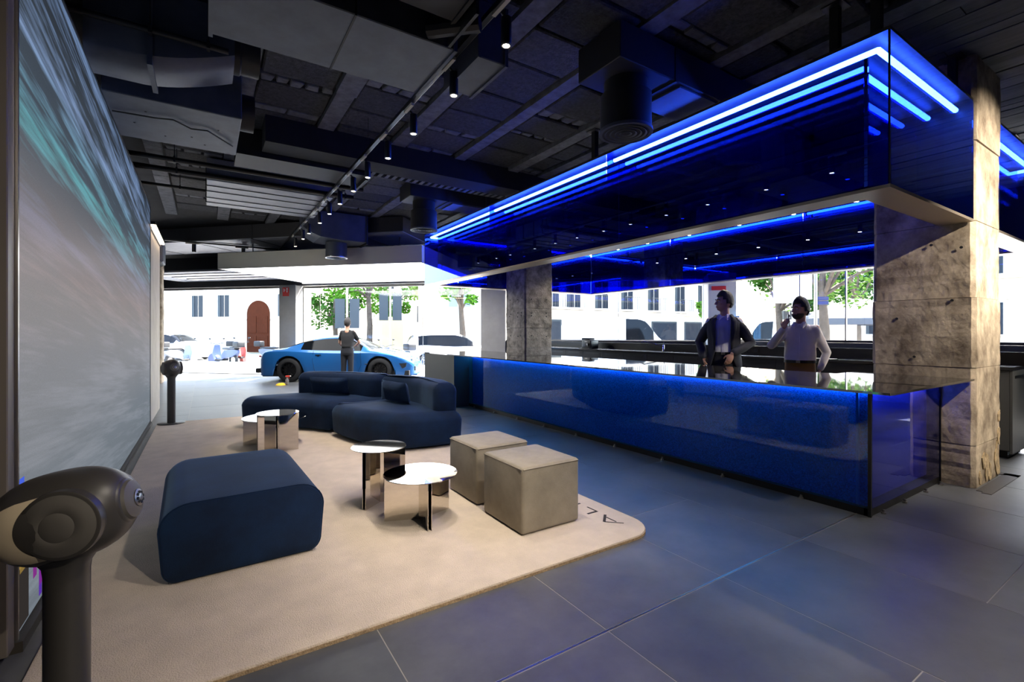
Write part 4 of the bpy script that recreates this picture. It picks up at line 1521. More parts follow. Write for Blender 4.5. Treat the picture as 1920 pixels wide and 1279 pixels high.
BLUEC = M('sports_blue_paint', (26, 94, 158), .32, .2, coat=.5)
sp_top = [(-2.09, .60), (-2.03, .74), (-1.95, .835), (-1.7, .875), (-1.4, .955), (-1.1, 1.06), (-.8, 1.155), (-.45, 1.225), (-.1, 1.25), (.2, 1.232), (.5, 1.13), (.8, .975), (.98, .88), (1.2, .835), (1.5, .78), (1.75, .71), (1.95, .61), (2.05, .50), (2.09, .42)]
sp_belt = [(-2.09, .56), (-1.9, .80), (-1.5, .86), (-1.0, .865), (-.5, .845), (0, .835), (.5, .83), (1.0, .82), (1.3, .79), (1.7, .70), (2.0, .54), (2.09, .40)]
sp_half = [(-2.09, .62), (-2.0, .78), (-1.8, .86), (-1.3, .90), (-.9, .885), (-.4, .865), (.2, .86), (.8, .875), (1.23, .895), (1.6, .865), (1.85, .76), (2.0, .60), (2.09, .42)]
CDIR = -TH
c_mid = Vector((2.92, 13.19))
nrm = Vector((sin(TH), cos(TH)))
cpos = c_mid + nrm * .80
car = build_car((cpos.x, cpos.y, 0), CDIR, 'bright blue sports coupe parked inside by the corner window', BLUEC, sp_top, sp_belt, sp_half, (-1.5, 1.0), (1.21, 1.21), .322, 4.18, .53,
                door_glass=(-.92, .70), ws=(.24, .97), rear=(-1.45, -.72))
for sd in (-1, 1):
    y = sd * .862
    link_mesh('door_seam', MB().tube([(-.55, y * .995, .84), (-.58, y * 1.008, .60), (-.52, y * 1.0, .30), (-.40, y * .99, .24), (.62, y * .995, .24), (.72, y * 1.01, .45), (.70, y * 1.01, .80)], .004, 5), BLACKM, car)
    link_mesh('door_handle', MB().obox((-.42, sd * .876, .725), (1, 0, 0), (.075, .008, .009)).lathe([(.022, -.004), (.022, .004)], (-.42, sd * .873, .705), 14, 'y'), CHROME, car)
    link_mesh('side_badge', MB().box(.82, .90, sd * .872 - .006, sd * .872 + .012 * sd + .006, .47, .49), STEEL, car)
    m = link_mesh('wing_mirror', MB().ball((.50, sd * .98, .87), (.07, .10, .055)).tube([(.5, sd * .84, .83), (.5, sd * .93, .85)], .02, 8), BLUEC, car, smooth=60)
    # headlight lens and grille bits follow the nose
    link_mesh('headlight', MB().ball((1.70, sd * .665, .655), (.17, .075, .055), M3=Matrix.Rotation(-sd * .55, 3, 'Z') @ Matrix.Rotation(.35, 3, 'Y')), M('lamp_glass', (40, 44, 50), .08, spec=.9), car, smooth=60)
    f_ = link_mesh('driving_lamp', MB().lathe([(.075, 0), (.075, .03), (.06, .04)], (1.965, sd * .38, .575), 24, 'x'), STEEL, car, smooth=40)
    link_mesh('lamp_eye', MB().lathe([(.045, .0), (.045, .05), (.02, .06)], (1.965, sd * .38, .575), 20, 'x'), M('lamp_eye', (230, 235, 240), .1), f_, smooth=40)
    link_mesh('air_intake', MB().ext([(1.72, sd * .80, .50), (1.90, sd * .70, .50), (1.88, sd * .70, .40), (1.80, sd * .76, .36)], (0, sd * .035, 0)), BLACKM, car)
    link_mesh('rear_diffuser', MB().box(-2.16, -1.9, sd * .55 - .2, sd * .55 + .2, .24, .36), BLACKM, car, bevel=(.02, 1))
    link_mesh('side_skirt', MB().box(-.8, .85, sd * .845 - .03, sd * .845 + .03, .13, .19), BLACKM, car)
    link_mesh('tail_light', MB().box(-2.08, -1.99, sd * .58 - .14, sd * .58 + .14, .66, .70), M('tail_red', (120, 10, 14), .3), car)
link_mesh('front_grille', MB().box(1.93, 2.085, -.48, .48, .27, .42), BLACKM, car, bevel=(.03, 2))
for k in range(4):
    link_mesh('grille_bar', MB().box(2.08, 2.092, -.45, .45, .285 + k * .034, .295 + k * .034), DARKP, car)
link_mesh('front_splitter', MB().prism([(1.85, -.62), (2.13, -.45), (2.16, 0), (2.13, .45), (1.85, .62)], .15, .19), BLUEC, car)
link_mesh('bonnet_badge', MB().lathe([(.04, 0), (.04, .006)], (1.9, 0, .655), 20), STEEL, car)
for sd in (-1, 1):
    link_mesh('bonnet_vent', MB().obox((1.38, sd * .36, .822), (1, sd * .25, -.2), (.14, .035, .006)), BLACKM, car)
link_mesh('wiper', MB().tube([(.98, .1, .91), (.74, -.42, 1.03)], .007, 6), BLACKM, car)

# cleaning things beside the rear wheel
sp = thing('spray_bottle', 'small spray bottle with a red trigger on the floor by the rear wheel', 'bottle', (1.74, 13.08, 0))
wpart('bottle', MB().lathe([(.035, 0), (.038, .01), (.038, .13), (.015, .18), (.014, .20)], (1.74, 13.08, 0), 20), M('bottle_grey', (120, 112, 104), .25), sp, smooth=50)
wpart('trigger_head', MB().box(1.70, 1.80, 13.06, 13.10, .20, .235).box(1.77, 1.785, 13.07, 13.09, .16, .20), M('trigger_red', (196, 52, 34), .4), sp, bevel=(.006, 2))
wpart('nozzle', MB().lathe([(.012, 0), (.012, .03)], (1.80, 13.08, .22), 12, 'x'), WHITEP, sp)
mbc = MB()
rn = random.Random(4)
ring0 = [(1.60 + .12 * cos(a * pi / 9) * rn.uniform(.8, 1.1), 13.10 + .10 * sin(a * pi / 9) * rn.uniform(.8, 1.1), .002) for a in range(18)]
ring1 = [(1.60 + (x - 1.60) * .8, 13.10 + (y - 13.10) * .8, .03 + rn.uniform(0, .02)) for x, y, z in ring0]
ring2 = [(1.60 + (x - 1.60) * .35, 13.10 + (y - 13.10) * .35, .045 + rn.uniform(0, .02)) for x, y, z in ring0]
solo('cleaning_cloth', mbc.loft([ring0, ring1, ring2]), M('yellow_cloth', (226, 178, 40), .9, bump=(60, .5)), (1.6, 13.1, 0), 'crumpled yellow cloth on the floor by the rear wheel', 'cloth', smooth=60)

# red safety sign on the first pier
def pq_quad(p, qa, qb, z0, z1, t=.006):
    return pqbox(MB(), p - t, p, qa, qb, z0, z1)


RED = M('sign_red', (200, 40, 34), .5)
sg = thing('safety_sign', 'small red safety sign with white pictograms high on the first pier', 'sign', pq(FP - .03, q_at(537), 2.5))
qa_, qb_ = q_at(531), q_at(543)
wpart('plate', pq_quad(FP - .024, qa_, qb_, 2.50, 2.70), RED, sg)
for f0, f1, z0, z1 in ((.15, .3, 2.56, 2.67), (.55, .85, 2.63, 2.68), (.6, .8, 2.55, 2.62), (.32, .42, 2.60, 2.64)):
    wpart('pictogram', pq_quad(FP - .030, qa_ + (qb_ - qa_) * f0, qa_ + (qb_ - qa_) * f1, z0, z1, .002), WHITEP, sg)
wpart('lower_plate', pq_quad(FP - .024, qa_, qb_, 2.44, 2.49), RED, sg)
c3 = pq(FP - .37, qcorner - .2, 2.45)
solo('safety_sign', pqbox(MB(), FP - .365, FP - .352, qcorner - .45, qcorner - .12, 2.36, 2.46), RED, c3, 'red sign strip at the top of the corner pier', 'sign')
solo('blue_board', MB().prism([(10.65, 6.55), (10.69, 6.50), (10.80, 6.60), (10.76, 6.65)], 1.11, 1.72), M('board_blue', (70, 130, 190), .5), (10.7, 6.55, 1.11), 'narrow blue board leaning on the corner pier beside the suited man', 'board')

# ------------------------------------------------------------------ outside: street, houses, trees, vehicles
PAVE = M('street_paving', (176, 172, 166), .85, noise=(.8, .12))
tag(link_mesh('ground', MB().box(-60, 80, -40, 110, -.35, -.21), PAVE), 'sunlit street and pavement outside', kind='structure')
tag(link_mesh('pavement', pqbox(MB(), FP + .3, FP + 6, -30, qcorner + 3, -.21, -.02).box(11.3, 16.5, -20, 9.9, -.21, -.02), PAVE), 'pale pavement outside the glass', kind='structure')
STONE = M('pale_stone', (214, 206, 192), .9, noise=(2, .1))
STONE2 = M('cream_stone', (200, 186, 164), .9, noise=(2, .12))
WGL = M('house_glass', (30, 36, 44), .3, spec=.12)
SHUT = M('shutter_grey', (64, 68, 70), .9, spec=.05)
IRON = M('iron_railing', (34, 35, 38), .5)


def house(label, o, ux, width, height, depth, mat, rows, balcony=True, ground=3.0, extra=None, seed=1, cols=None, wscale=1.0):
    """facade at o along ux (unit), z up; outward normal n faces the viewer. rows: list of (z0, z1)"""
    o = Vector(o)
    ux = Vector(ux).normalized()
    n = Vector((ux.y, -ux.x, 0))
    t = thing('house', label, 'building', tuple(o))

    def slab(name, x0, x1, z0, z1, d0, d1, m, par=None):
        P = [o + ux * x0 + n * d0, o + ux * x1 + n * d0, o + ux * x1 + n * d1, o + ux * x0 + n * d1]
        mb = MB().prism([(p.x, p.y) for p in P], z0, z1)
        ob = link_mesh(name, mb, m, par or t, org=tuple(o))
        return ob
    slab('wall', 0, width, -.2, height, -depth, 0, mat)
    for z in [r[0] - .35 for r in rows if r[0] > 2] + [height - .4]:
        slab('cornice', -.1, width + .1, z, z + .16, 0, .22, mat)
    cols = cols or [1.2 + k * 2.4 for k in range(int((width - 1.5) / 2.4))]
    rnd = random.Random(seed)
    for (z0, z1) in rows:
        for c in cols:
            w_ = .55 * wscale
            s_ = slab('window', c - w_ - .14, c + w_ + .14, z0 - .12, z1 + .2, 0, .07, STONE2 if mat is STONE else STONE)
            for a, b in ((c - w_, c - .03), (c + .03, c + w_)):
                slab('pane', a, b, z0, z1, .07, .085, WGL, s_)
            slab('shutter', c - w_ - .12, c - w_ + .1, z0, z1, .07, .12, SHUT, s_)
            slab('hood', c - w_ - .3, c + w_ + .3, z1 + .2, z1 + .36, 0, .25, mat, s_)
            if balcony and z0 > 2:
                b_ = slab('balcony', c - w_ - .35, c + w_ + .35, z0 - .16, z0 - .04, 0, .7, mat)
                mb = MB()
                for k in range(9):
                    p = o + ux * (c - w_ - .3 + k * (2 * w_ + .6) / 8) + n * .66
                    mb.box(p.x - .012, p.x + .012, p.y - .012, p.y + .012, z0 - .04, z0 + .9)
                a, b = o + ux * (c - w_ - .33) + n * .66, o + ux * (c + w_ + .33) + n * .66
                mb.tube([(a.x, a.y, z0 + .9), (b.x, b.y, z0 + .9)], .02, 5)
                link_mesh('railing', mb, IRON, b_, org=tuple(o))
    if extra:
        extra(slab, t, o, ux, n)
    return t


def arch_door(slab, t, o, ux, n):
    c, w_, zs = 20.25, .95, 2.7
    pts = [(c - w_, -.1), (c - w_, zs)] + [(c + w_ * cos(pi - a * pi / 12), zs + w_ * sin(pi - a * pi / 12)) for a in range(1, 12)] + [(c + w_, zs), (c + w_, -.1)]
    def mk(name, sc, d0, d1, m, par):
        P = [o + ux * (c + (x - c) * sc) + n * d0 + Vector((0, 0, (z - 1) * sc + 1 if z > 0 else z)) for x, z in pts]
        return link_mesh(name, MB().ext(P, n * (d1 - d0)), m, par, org=tuple(o))
    s_ = mk('door_surround', 1.18, .0, .22, STONE2, t)
    d = mk('door', 1.0, .22, .26, WOODD, t)
    for k in range(2):
        for z0, z1 in ((.3, 1.1), (1.3, 2.5)):
            x0 = c - w_ + .15 + k * w_
            slab('door_panel', x0, x0 + w_ - .3, z0, z1, .26, .30, WOODD, d)


hw_ = house('white corner house with a tall arched wooden door across the street', (-10.9, 53.2, 0), (1, -1, 0), 24.0, 14, 8, STONE, [(2.5, 4.1), (6.4, 8.6), (10, 12)], balcony=False, extra=arch_door, cols=[9.6, 11.2, 14.9, 17.2, 22.3], wscale=.75)


def shop_front(slab, t, o, ux, n):
    for k, (a, b) in enumerate(((1, 3.6), (4.2, 7.0), (8.2, 11), (12.2, 15), (16, 19), (20, 23))):
        s_ = slab('shop_window', a, b, .5, 2.2, 0, .06, SHUT)
        slab('pane', a + .12, b - .12, .62, 2.08, .06, .07, WGL, s_)
        slab('fascia', a - .1, b + .1, 2.3, 2.55, 0, .16, STONE2)


house('long pale stone house with balconies and shopfronts across the street', (13.2, 25, 0), (1, 0, 0), 27, 13, 8, STONE, [(3.05, 5.3), (7.0, 9.2), (10.4, 12.2)], extra=shop_front, cols=[1.5, 4.4, 6.2, 8.1, 10.7, 13.3, 16.2, 19.4, 22.4, 25.2])
house('distant cream house half hidden behind the street trees', (6, 62, 0), (1, -.45, 0), 30, 15, 8, STONE, [(2.6, 4.6), (6.6, 8.8), (10.5, 12.5)], cols=[2, 6, 10, 14, 18, 22, 26])
house('brown stone house behind the market tent on the side street', (46, 26, 0), (0, -1, 0), 30, 16, 8, STONE2, [(1.2, 3.4), (5.4, 7.6), (9.6, 11.8), (13, 14.8)], cols=[3, 6.4, 9.8, 13.2, 16.6, 20, 23.4, 26.8], balcony=False)

LEAFM = [M('leaf_green_%d' % i, c, .8, spec=.05) for i, c in enumerate([(66, 106, 26), (44, 76, 24), (84, 112, 44)])]
BARK = M('plane_bark', (84, 74, 64), .95, spec=.05, noise=(5, .4))


def tree(x, y, h, r, crown_z, label, seed, n=1500, leaf=.14, lm=0, clumps=9, base=-.2):
    rnd = random.Random(seed)
    t = thing('street_tree', label, 'tree', (x, y, base))
    trunk = [((x, y, base), .2), ((x + .05, y, base + h * .3), .16), ((x - .04, y + .05, base + h * .6), .12), ((x, y, base + h * .85), .07)]
    mb = MB().limb(trunk, 10)
    cl = []
    for k in range(clumps):
        a, b = rnd.uniform(0, 2 * pi), rnd.uniform(-.6, 1)
        rr = r * rnd.uniform(.35, .9)
        c = Vector((x + rr * cos(a), y + rr * sin(a), crown_z + b * r * .8))
        cl.append((c, r * rnd.uniform(.25, .5)))
        mb.limb([((x, y, base + h * .55), .07), (((x + c.x) / 2, (y + c.y) / 2, (base + h * .6 + c.z) / 2 + .1), .045), (tuple(c), .02)], 7)
    wpart('trunk', mb, BARK, t, smooth=50)
    lv = MB()
    for k in range(n):
        c, cr = rnd.choice(cl)
        d = Vector((rnd.gauss(0, 1), rnd.gauss(0, 1), rnd.gauss(0, 1))).normalized() * cr * rnd.random() ** .4
        p = c + d
        a = Vector((rnd.gauss(0, 1), rnd.gauss(0, 1), rnd.gauss(0, .5))).normalized()
        b = a.cross(Vector((rnd.gauss(0, 1), rnd.gauss(0, 1), rnd.gauss(0, 1)))).normalized()
        s = leaf * rnd.uniform(.6, 1.2)
        lv.add([p - a * s, p + b * s * .5, p + a * s, p - b * s * .5], [(0, 1, 2, 3)])
    wpart('foliage', lv, LEAFM[lm], t, fixn=False, kind='stuff')
    return t


def at(u, d, z=0):
    a = (u - 960) / F_PX
    return ((sin(TH) + a * cos(TH)) * d, (cos(TH) - a * sin(TH)) * d, z)


for k, (u, d, h, r, cz, lab, lm, n) in enumerate((
        (628, 30, 4.2, 1.6, 2.7, 'round green street tree behind the sports car roof', 1, 2000),
        (692, 28, 6.5, 2.2, 4.5, 'tall plane tree with a thick trunk behind the car windscreen', 0, 1500),
        (728, 33, 4.5, 1.4, 3.3, 'bright green young tree right of the thick trunk', 0, 1100),
        (800, 40, 6.0, 2.2, 4.4, 'loose leafy tree in front of the distant cream house', 2, 1500),
        (866, 25, 5.0, 1.1, 3.4, 'small tree beside the pale house corner', 0, 900),
        (1332, 22, 2.6, .55, 2.2, 'small green bush beside the suited man head', 0, 600),
        (1462, 22, 4.6, 2.0, 3.6, 'dense tree filling the side window behind the corner pier', 1, 2200),
        (1545, 17, 5.2, 2.3, 4.2, 'plane tree with a bare trunk behind the man in the white shirt', 2, 2200),
        (1608, 26, 5.5, 2.6, 4.4, 'leafy tree above the grey market tent', 1, 2600),
        (1500, 32, 6.0, 3.0, 4.2, 'tall background tree down the side street', 2, 2200))):
    p = at(u, d)
    tree(p[0], p[1], h, r, cz, lab, 20 + k, n, .15 if d > 20 else .11, lm)

# white vehicles standing in the street
WCAR = M('white_car_paint', (226, 226, 224), .3, coat=.6)
h_top = [(-2.1, .7), (-2.05, 1.05), (-1.9, 1.35), (-1.5, 1.48), (-.6, 1.52), (.1, 1.50), (.5, 1.36), (.9, 1.10), (1.1, 1.0), (1.6, .92), (1.95, .78), (2.08, .6)]
h_belt = [(-2.1, .6), (-1.9, .95), (0, .93), (.9, .93), (1.3, .88), (1.9, .70), (2.08, .5)]
h_half = [(-2.1, .7), (-1.9, .84), (0, .88), (1.4, .87), (1.9, .74), (2.08, .55)]
v_top = [(-2.4, .8), (-2.38, 1.9), (-2.2, 2.15), (-1, 2.2), (.8, 2.2), (1.2, 2.05), (1.6, 1.55), (1.85, 1.25), (2.2, 1.1), (2.38, .85)]
v_belt = [(-2.4, .7), (-2.3, 1.15), (1.2, 1.15), (1.9, 1.0), (2.38, .7)]
v_half = [(-2.4, .85), (-2.2, .96), (1.6, .96), (2.1, .85), (2.38, .65)]
TAXI = M('taxi_yellow_door', (236, 206, 130), .4, coat=.4)
pc = at(850, 21)
tx = build_car((pc[0], pc[1], -.21), -TH + .25, 'pale taxi parked outside right of the blue car', WCAR, h_top, h_belt, h_half, (-2, 1.1), (1.25, 1.3), .31, 4.16, .58, door_glass=(-1.6, .75), ws=(.3, 1.0), rear=(-2.04, -1.75), detail=False)
for sd in (-1, 1):
    link_mesh('yellow_door', MB().box(-.9, .75, sd * .885 - .01, sd * .885 + .01, .35, .85), TAXI, tx)
pc = at(328, 27)
build_car((pc[0], pc[1], -.21), -TH - .2, 'white hatchback seen through the far left window', WCAR, h_top, h_belt, h_half, (-2, 1.1), (1.25, 1.3), .31, 4.16, .58, door_glass=(-1.6, .75), ws=(.3, 1.0), rear=(-2.04, -1.75), detail=False)
pc = at(1155, 21)
build_car((pc[0], pc[1], -.21), -TH - .15, 'white van parked outside behind the back bar', WCAR, v_top, v_belt, v_half, (-2.3, 1.7), (1.5, 1.55), .33, 4.76, .74, door_glass=(.35, 1.5), ws=(.95, 1.75), rear=(-2.39, -2.3), detail=False, name='delivery_van')
pc = at(1478, 25)
build_car((pc[0], pc[1], -.21), pi / 2 - .05, 'white van passing on the side street behind the man in white', WCAR, v_top, v_belt, v_half, (-2.3, 1.7), (1.5, 1.55), .33, 4.76, .74, door_glass=(.35, 1.5), ws=(.95, 1.75), rear=(-2.39, -2.3), detail=False, name='delivery_van')


def scooter(x, y, rz, label, paint, z0=-.21):
    t = thing('motor_scooter', label, 'scooter', (x, y, z0), rz, group='scooters parked in the street')
    for wx in (-.62, .66):
        w_ = link_mesh('wheel', MB().lathe([(.16, -.05), (.24, -.05), (.27, 0), (.24, .05), (.16, .05), (.16, -.05)], (wx, 0, .27), 24, 'y'), TYRE, t, smooth=40)
        link_mesh('rim', MB().lathe([(.165, -.03), (.165, .03)], (wx, 0, .27), 16, 'y'), STEEL, w_)
    link_mesh('rear_body', MB().loft([[(-.95, -.05, .62), (-.95, .05, .62), (-.95, .05, .72), (-.95, -.05, .72)], [(-.7, -.16, .42), (-.7, .16, .42), (-.7, .15, .76), (-.7, -.15, .76)],
                                      [(-.2, -.17, .35), (-.2, .17, .35), (-.2, .15, .72), (-.2, -.15, .72)], [(.0, -.15, .25), (.0, .15, .25), (.0, .12, .55), (.0, -.12, .55)]]), paint, t, smooth=50)
    link_mesh('floorboard', MB().box(-.1, .42, -.17, .17, .22, .30), BLACKM, t, bevel=(.02, 1))
    link_mesh('leg_shield', MB().loft([[(.36, -.2, .26), (.36, .2, .26), (.42, .2, .26), (.42, -.2, .26)], [(.48, -.21, .6), (.48, .21, .6), (.54, .19, .6), (.54, -.19, .6)], [(.44, -.14, .95), (.44, .14, .95), (.56, .1, .95), (.56, -.1, .95)]]), paint, t, smooth=50)
    link_mesh('front_mudguard', MB().lathe([(.30, -.08), (.31, 0), (.30, .08)], (.66, 0, .27), 24, 'y'), paint, t, smooth=40)
    link_mesh('seat', MB().box(-.85, -.02, -.14, .14, .74, .84), BLACK, t, bevel=(.04, 3), smooth=50)
    link_mesh('handlebar', MB().tube([(.42, -.36, 1.05), (.46, -.15, 1.02), (.48, 0, .98), (.46, .15, 1.02), (.42, .36, 1.05)], .016, 8), BLACK, t)
    for sd in (-1, 1):
        link_mesh('mirror', MB().tube([(.44, sd * .28, 1.05), (.46, sd * .34, 1.22)], .006, 6).ball((.46, sd * .35, 1.25), (.02, .06, .04)), BLACK, t)
    link_mesh('headlight', MB().ball((.57, 0, .86), (.05, .1, .07)), STEEL, t, smooth=60)
    link_mesh('top_box', MB().box(-1.12, -.78, -.2, .2, .86, 1.12), BLACKM, t, bevel=(.05, 3), smooth=50)
    return t


SCB = M('scooter_blue', (52, 66, 100), .35)
SCG = M('scooter_grey', (96, 100, 108), .35)
SCR = M('scooter_red', (150, 60, 44), .35)
for (u, d, rz, lab, m_) in ((338, 22, .9, 'dark scooter parked outside the far left window above the small speaker', SCG), (420, 22, 2.2, 'blue scooter parked outside left of the blue car', SCB),
                            (447, 24, 1.2, 'reddish scooter parked behind the blue one outside', SCR), (522, 23, -.6, 'grey scooter just behind the tail of the blue car', SCG), (738, 18.3, 1.9, 'navy scooter beside the pale taxi', SCB)):
    p = at(u, d)
    scooter(p[0], p[1], rz, lab, m_)

# street furniture
def lamp_post(u, d, h, label, banners=0, col=SHUT):
    p = at(u, d)
    t = thing('street_post', label, 'post', (p[0], p[1], -.21))
    link_mesh('pole', MB().tube([(0, 0, 0), (0, 0, h)], .06, 10), STEEL, t, smooth=50)
    link_mesh('foot', MB().lathe([(.14, 0), (.12, .3), (.07, .5)], (0, 0, 0), 12), STEEL, t)
    if banners:
        r = Matrix.Rotation(-TH, 3, 'Z')
        for sd in (-1, 1):
            a, b = r @ Vector((sd * .12, 0, 0)), r @ Vector((sd * .62, 0, 0))
            n = r @ Vector((0, .02, 0))
            link_mesh('banner', MB().ext([(a.x, a.y, banners), (b.x, b.y, banners), (b.x, b.y, banners + 1.5), (a.x, a.y, banners + 1.5)], n), col, t)
    return t


lamp_post(732, 26, 5.5, 'street post with two grey banners right of the plane tree', 2.2)
lamp_post(651, 24, 4.0, 'street post with small grey panels behind the car roof', 1.75)
lamp_post(808, 30, 6.0, 'plain thin post outside the middle of the shop window')
lamp_post(862, 27, 6.0, 'street post with blue-grey hanging banners by the canopy corner', 3.0, M('banner_blue', (122, 132, 160), .8))
yb = at(731, 30)
solo('street_kiosk', MB().box(yb[0] - .7, yb[0] + .7, yb[1] - .5, yb[1] + .5, -.21, 2.3), M('kiosk_yellow', (238, 206, 124), .7), (yb[0], yb[1], -.21), 'pale yellow street kiosk behind the car bonnet', 'kiosk', bevel=(.04, 1))
# bus stop sign and information board seen through the side window
p = at(1488, 14.5)
bs = thing('bus_stop_board', 'white street information board outside behind the man on the phone', 'board', (p[0], p[1], -.02))
link_mesh('pole', MB().tube([(0, 0, 0), (0, 0, 3.9)], .05, 10), WHITEP, bs)
r = Matrix.Rotation(-TH - .3, 3, 'Z')
for (x0, x1, z0, z1) in ((-.55, -.06, 2.25, 3.9), (.06, .5, 2.35, 3.9)):
    a, b = r @ Vector((x0, 0, 0)), r @ Vector((x1, 0, 0))
    n = r @ Vector((0, .04, 0))
    link_mesh('panel', MB().ext([(a.x, a.y, z0), (b.x, b.y, z0), (b.x, b.y, z1), (a.x, a.y, z1)], n), WHITEP, bs)
p = at(1529, 13.2)
ss = thing('street_sign_post', 'grey sign post with small dark blue plates outside the side window', 'sign post', (p[0], p[1], -.02))
link_mesh('pole', MB().tube([(0, 0, 0), (0, 0, 3.6)], .045, 10), STEEL, ss)
for z in (2.12, 2.24):
    a, b = r @ Vector((.05, 0, 0)), r @ Vector((.32, 0, 0))
    n = r @ Vector((0, .02, 0))
    link_mesh('plate', MB().ext([(a.x, a.y, z), (b.x, b.y, z), (b.x, b.y, z + .1), (a.x, a.y, z + .1)], n), M('plate_navy', (34, 40, 84), .5), ss)
# market tent
p = at(1604, 20)
tn = thing('market_tent', 'dark grey pop-up tent standing on the side street', 'tent', (p[0], p[1], -.21), -TH - .35)
TENT = M('tent_grey', (66, 70, 78), .8)
link_mesh('roof', MB().add([(-2, -2, 2.1), (2, -2, 2.1), (2, 2, 2.1), (-2, 2, 2.1), (-.25, -.25, 2.95), (.25, -.25, 2.95), (.25, .25, 2.95), (-.25, .25, 2.95)], [(0, 1, 5, 4), (1, 2, 6, 5), (2, 3, 7, 6), (3, 0, 4, 7), (4, 5, 6, 7), (3, 2, 1, 0)]), TENT, tn)
for a, b in (((-2, -2), (2, -2)), ((2, -2), (2, 2)), ((-2, -2), (-2, 2)), ((-2, 2), (2, 2))):
    link_mesh('valance', MB().ext([(a[0], a[1], 1.85), (b[0], b[1], 1.85), (b[0], b[1], 2.1), (a[0], a[1], 2.1)], (.01, .01, 0)), TENT, tn)
for x in (-1.95, 1.95):
    for y in (-1.95, 1.95):
        link_mesh('leg', MB().box(x - .025, x + .025, y - .025, y + .025, 0, 2.1), STEEL, tn)
link_mesh('side_curtain', MB().ext([(-1.9, 1.9, 0), (.6, 1.9, 0), (.6, 1.9, 1.9), (-1.9, 1.9, 1.9)], (0, .02, 0)), WHITEP, tn)
for k, u in enumerate((1600, 1612, 1626)):
    p = at(u, 15.5)
    solo('bollard', MB().tube([(p[0], p[1], -.02), (p[0], p[1], .9)], .04, 10), STEEL, (p[0], p[1], -.02), 'slim steel bollard outside, %s from the left of three' % ORD[k].replace('nearest', 'first'), 'bollard', 'bollards outside the side window', smooth=50)

# ------------------------------------------------------------------ people
SKIN = M('skin', (196, 148, 122), .55)
HAIR = M('dark_hair', (34, 27, 23), .6, bump=(80, .6))
SUIT = M('charcoal_suit', (44, 46, 54), .85, bump=(160, .2))
SHIRT = M('white_shirt', (226, 221, 214), .8, bump=(14, .35))
SHIRT2 = M('pale_blue_shirt', (206, 206, 214), .8, bump=(14, .3))
CHINO = M('tan_chinos', (150, 112, 66), .85)
DARKT = M('dark_trousers', (28, 29, 34), .85)
TEE = M('black_tshirt', (24, 23, 24), .85)


def add_hand(mb, wrist, d, nrm, side, curl=.5, s=1.0):
    w = Vector(wrist)
    d = Vector(d).normalized()
    nrm = (Vector(nrm) - d * Vector(nrm).dot(d)).normalized()
    ac = d.cross(nrm).normalized()
    M3 = Matrix((ac, d, nrm)).transposed()
    mb.ball(w + d * .048 * s, (.040 * s, .055 * s, .015 * s), M3=M3)
    for i, ln in enumerate((.058, .078, .082, .072)):
        off = (-.030 + .020 * i) * side
        p0 = w + d * (.085 - .006 * abs(i - 2)) * s + ac * off * s
        a1, a2 = curl * .7, curl * 1.6
        d1 = d * cos(a1) + nrm * sin(a1)
        d2 = d * cos(a2) + nrm * sin(a2)
        p1 = p0 + d1 * ln * .5 * s
        p2 = p1 + d2 * ln * .5 * s
        mb.limb([(p0 - d * .02 * s, .0092 * s), (p1, .0086 * s), (p2, .0074 * s)], 8)
    t0 = w + d * .025 * s + ac * side * .030 * s
    t1 = t0 + (d * .65 + ac * side * .6 + nrm * .35).normalized() * .042 * s
    t2 = t1 + (d * .85 + ac * side * .1 + nrm * .5).normalized() * .03 * s
    mb.limb([(t0, .012 * s), (t1, .0105 * s), (t2, .0085 * s)], 8)


def rings_loft(rows, n=28, arc=None):
    """rows: (z, rx, ry, cx, cy); arc=(half opening angle at the front per row) leaves the front open"""
    out = []
    for i, (z, rx, ry, cx, cy) in enumerate(rows):
        ring = []
        for k in range(n):
            if arc:
                a0 = arc[i]
                a = -pi / 2 + a0 + (2 * pi - 2 * a0) * k / (n - 1)
            else:
                a = 2 * pi * k / n
            c, s = cos(a), sin(a)
            # slightly boxy ellipse
            e = .86
            x = (abs(c) ** e) * (1 if c > 0 else -1) * rx
            y = (abs(s) ** e) * (1 if s > 0 else -1) * ry
            ring.append((cx + x, cy + y, z))
        out.append(ring)
    return out


def remesh(o, v, smooth=True, it=4):
    m = o.modifiers.new('fuse', 'REMESH')
    m.mode = 'VOXEL'
    m.voxel_size = v
    m.use_smooth_shade = True
    s = o.modifiers.new('soften', 'SMOOTH')
    s.factor = .5
    s.iterations = it
    return o


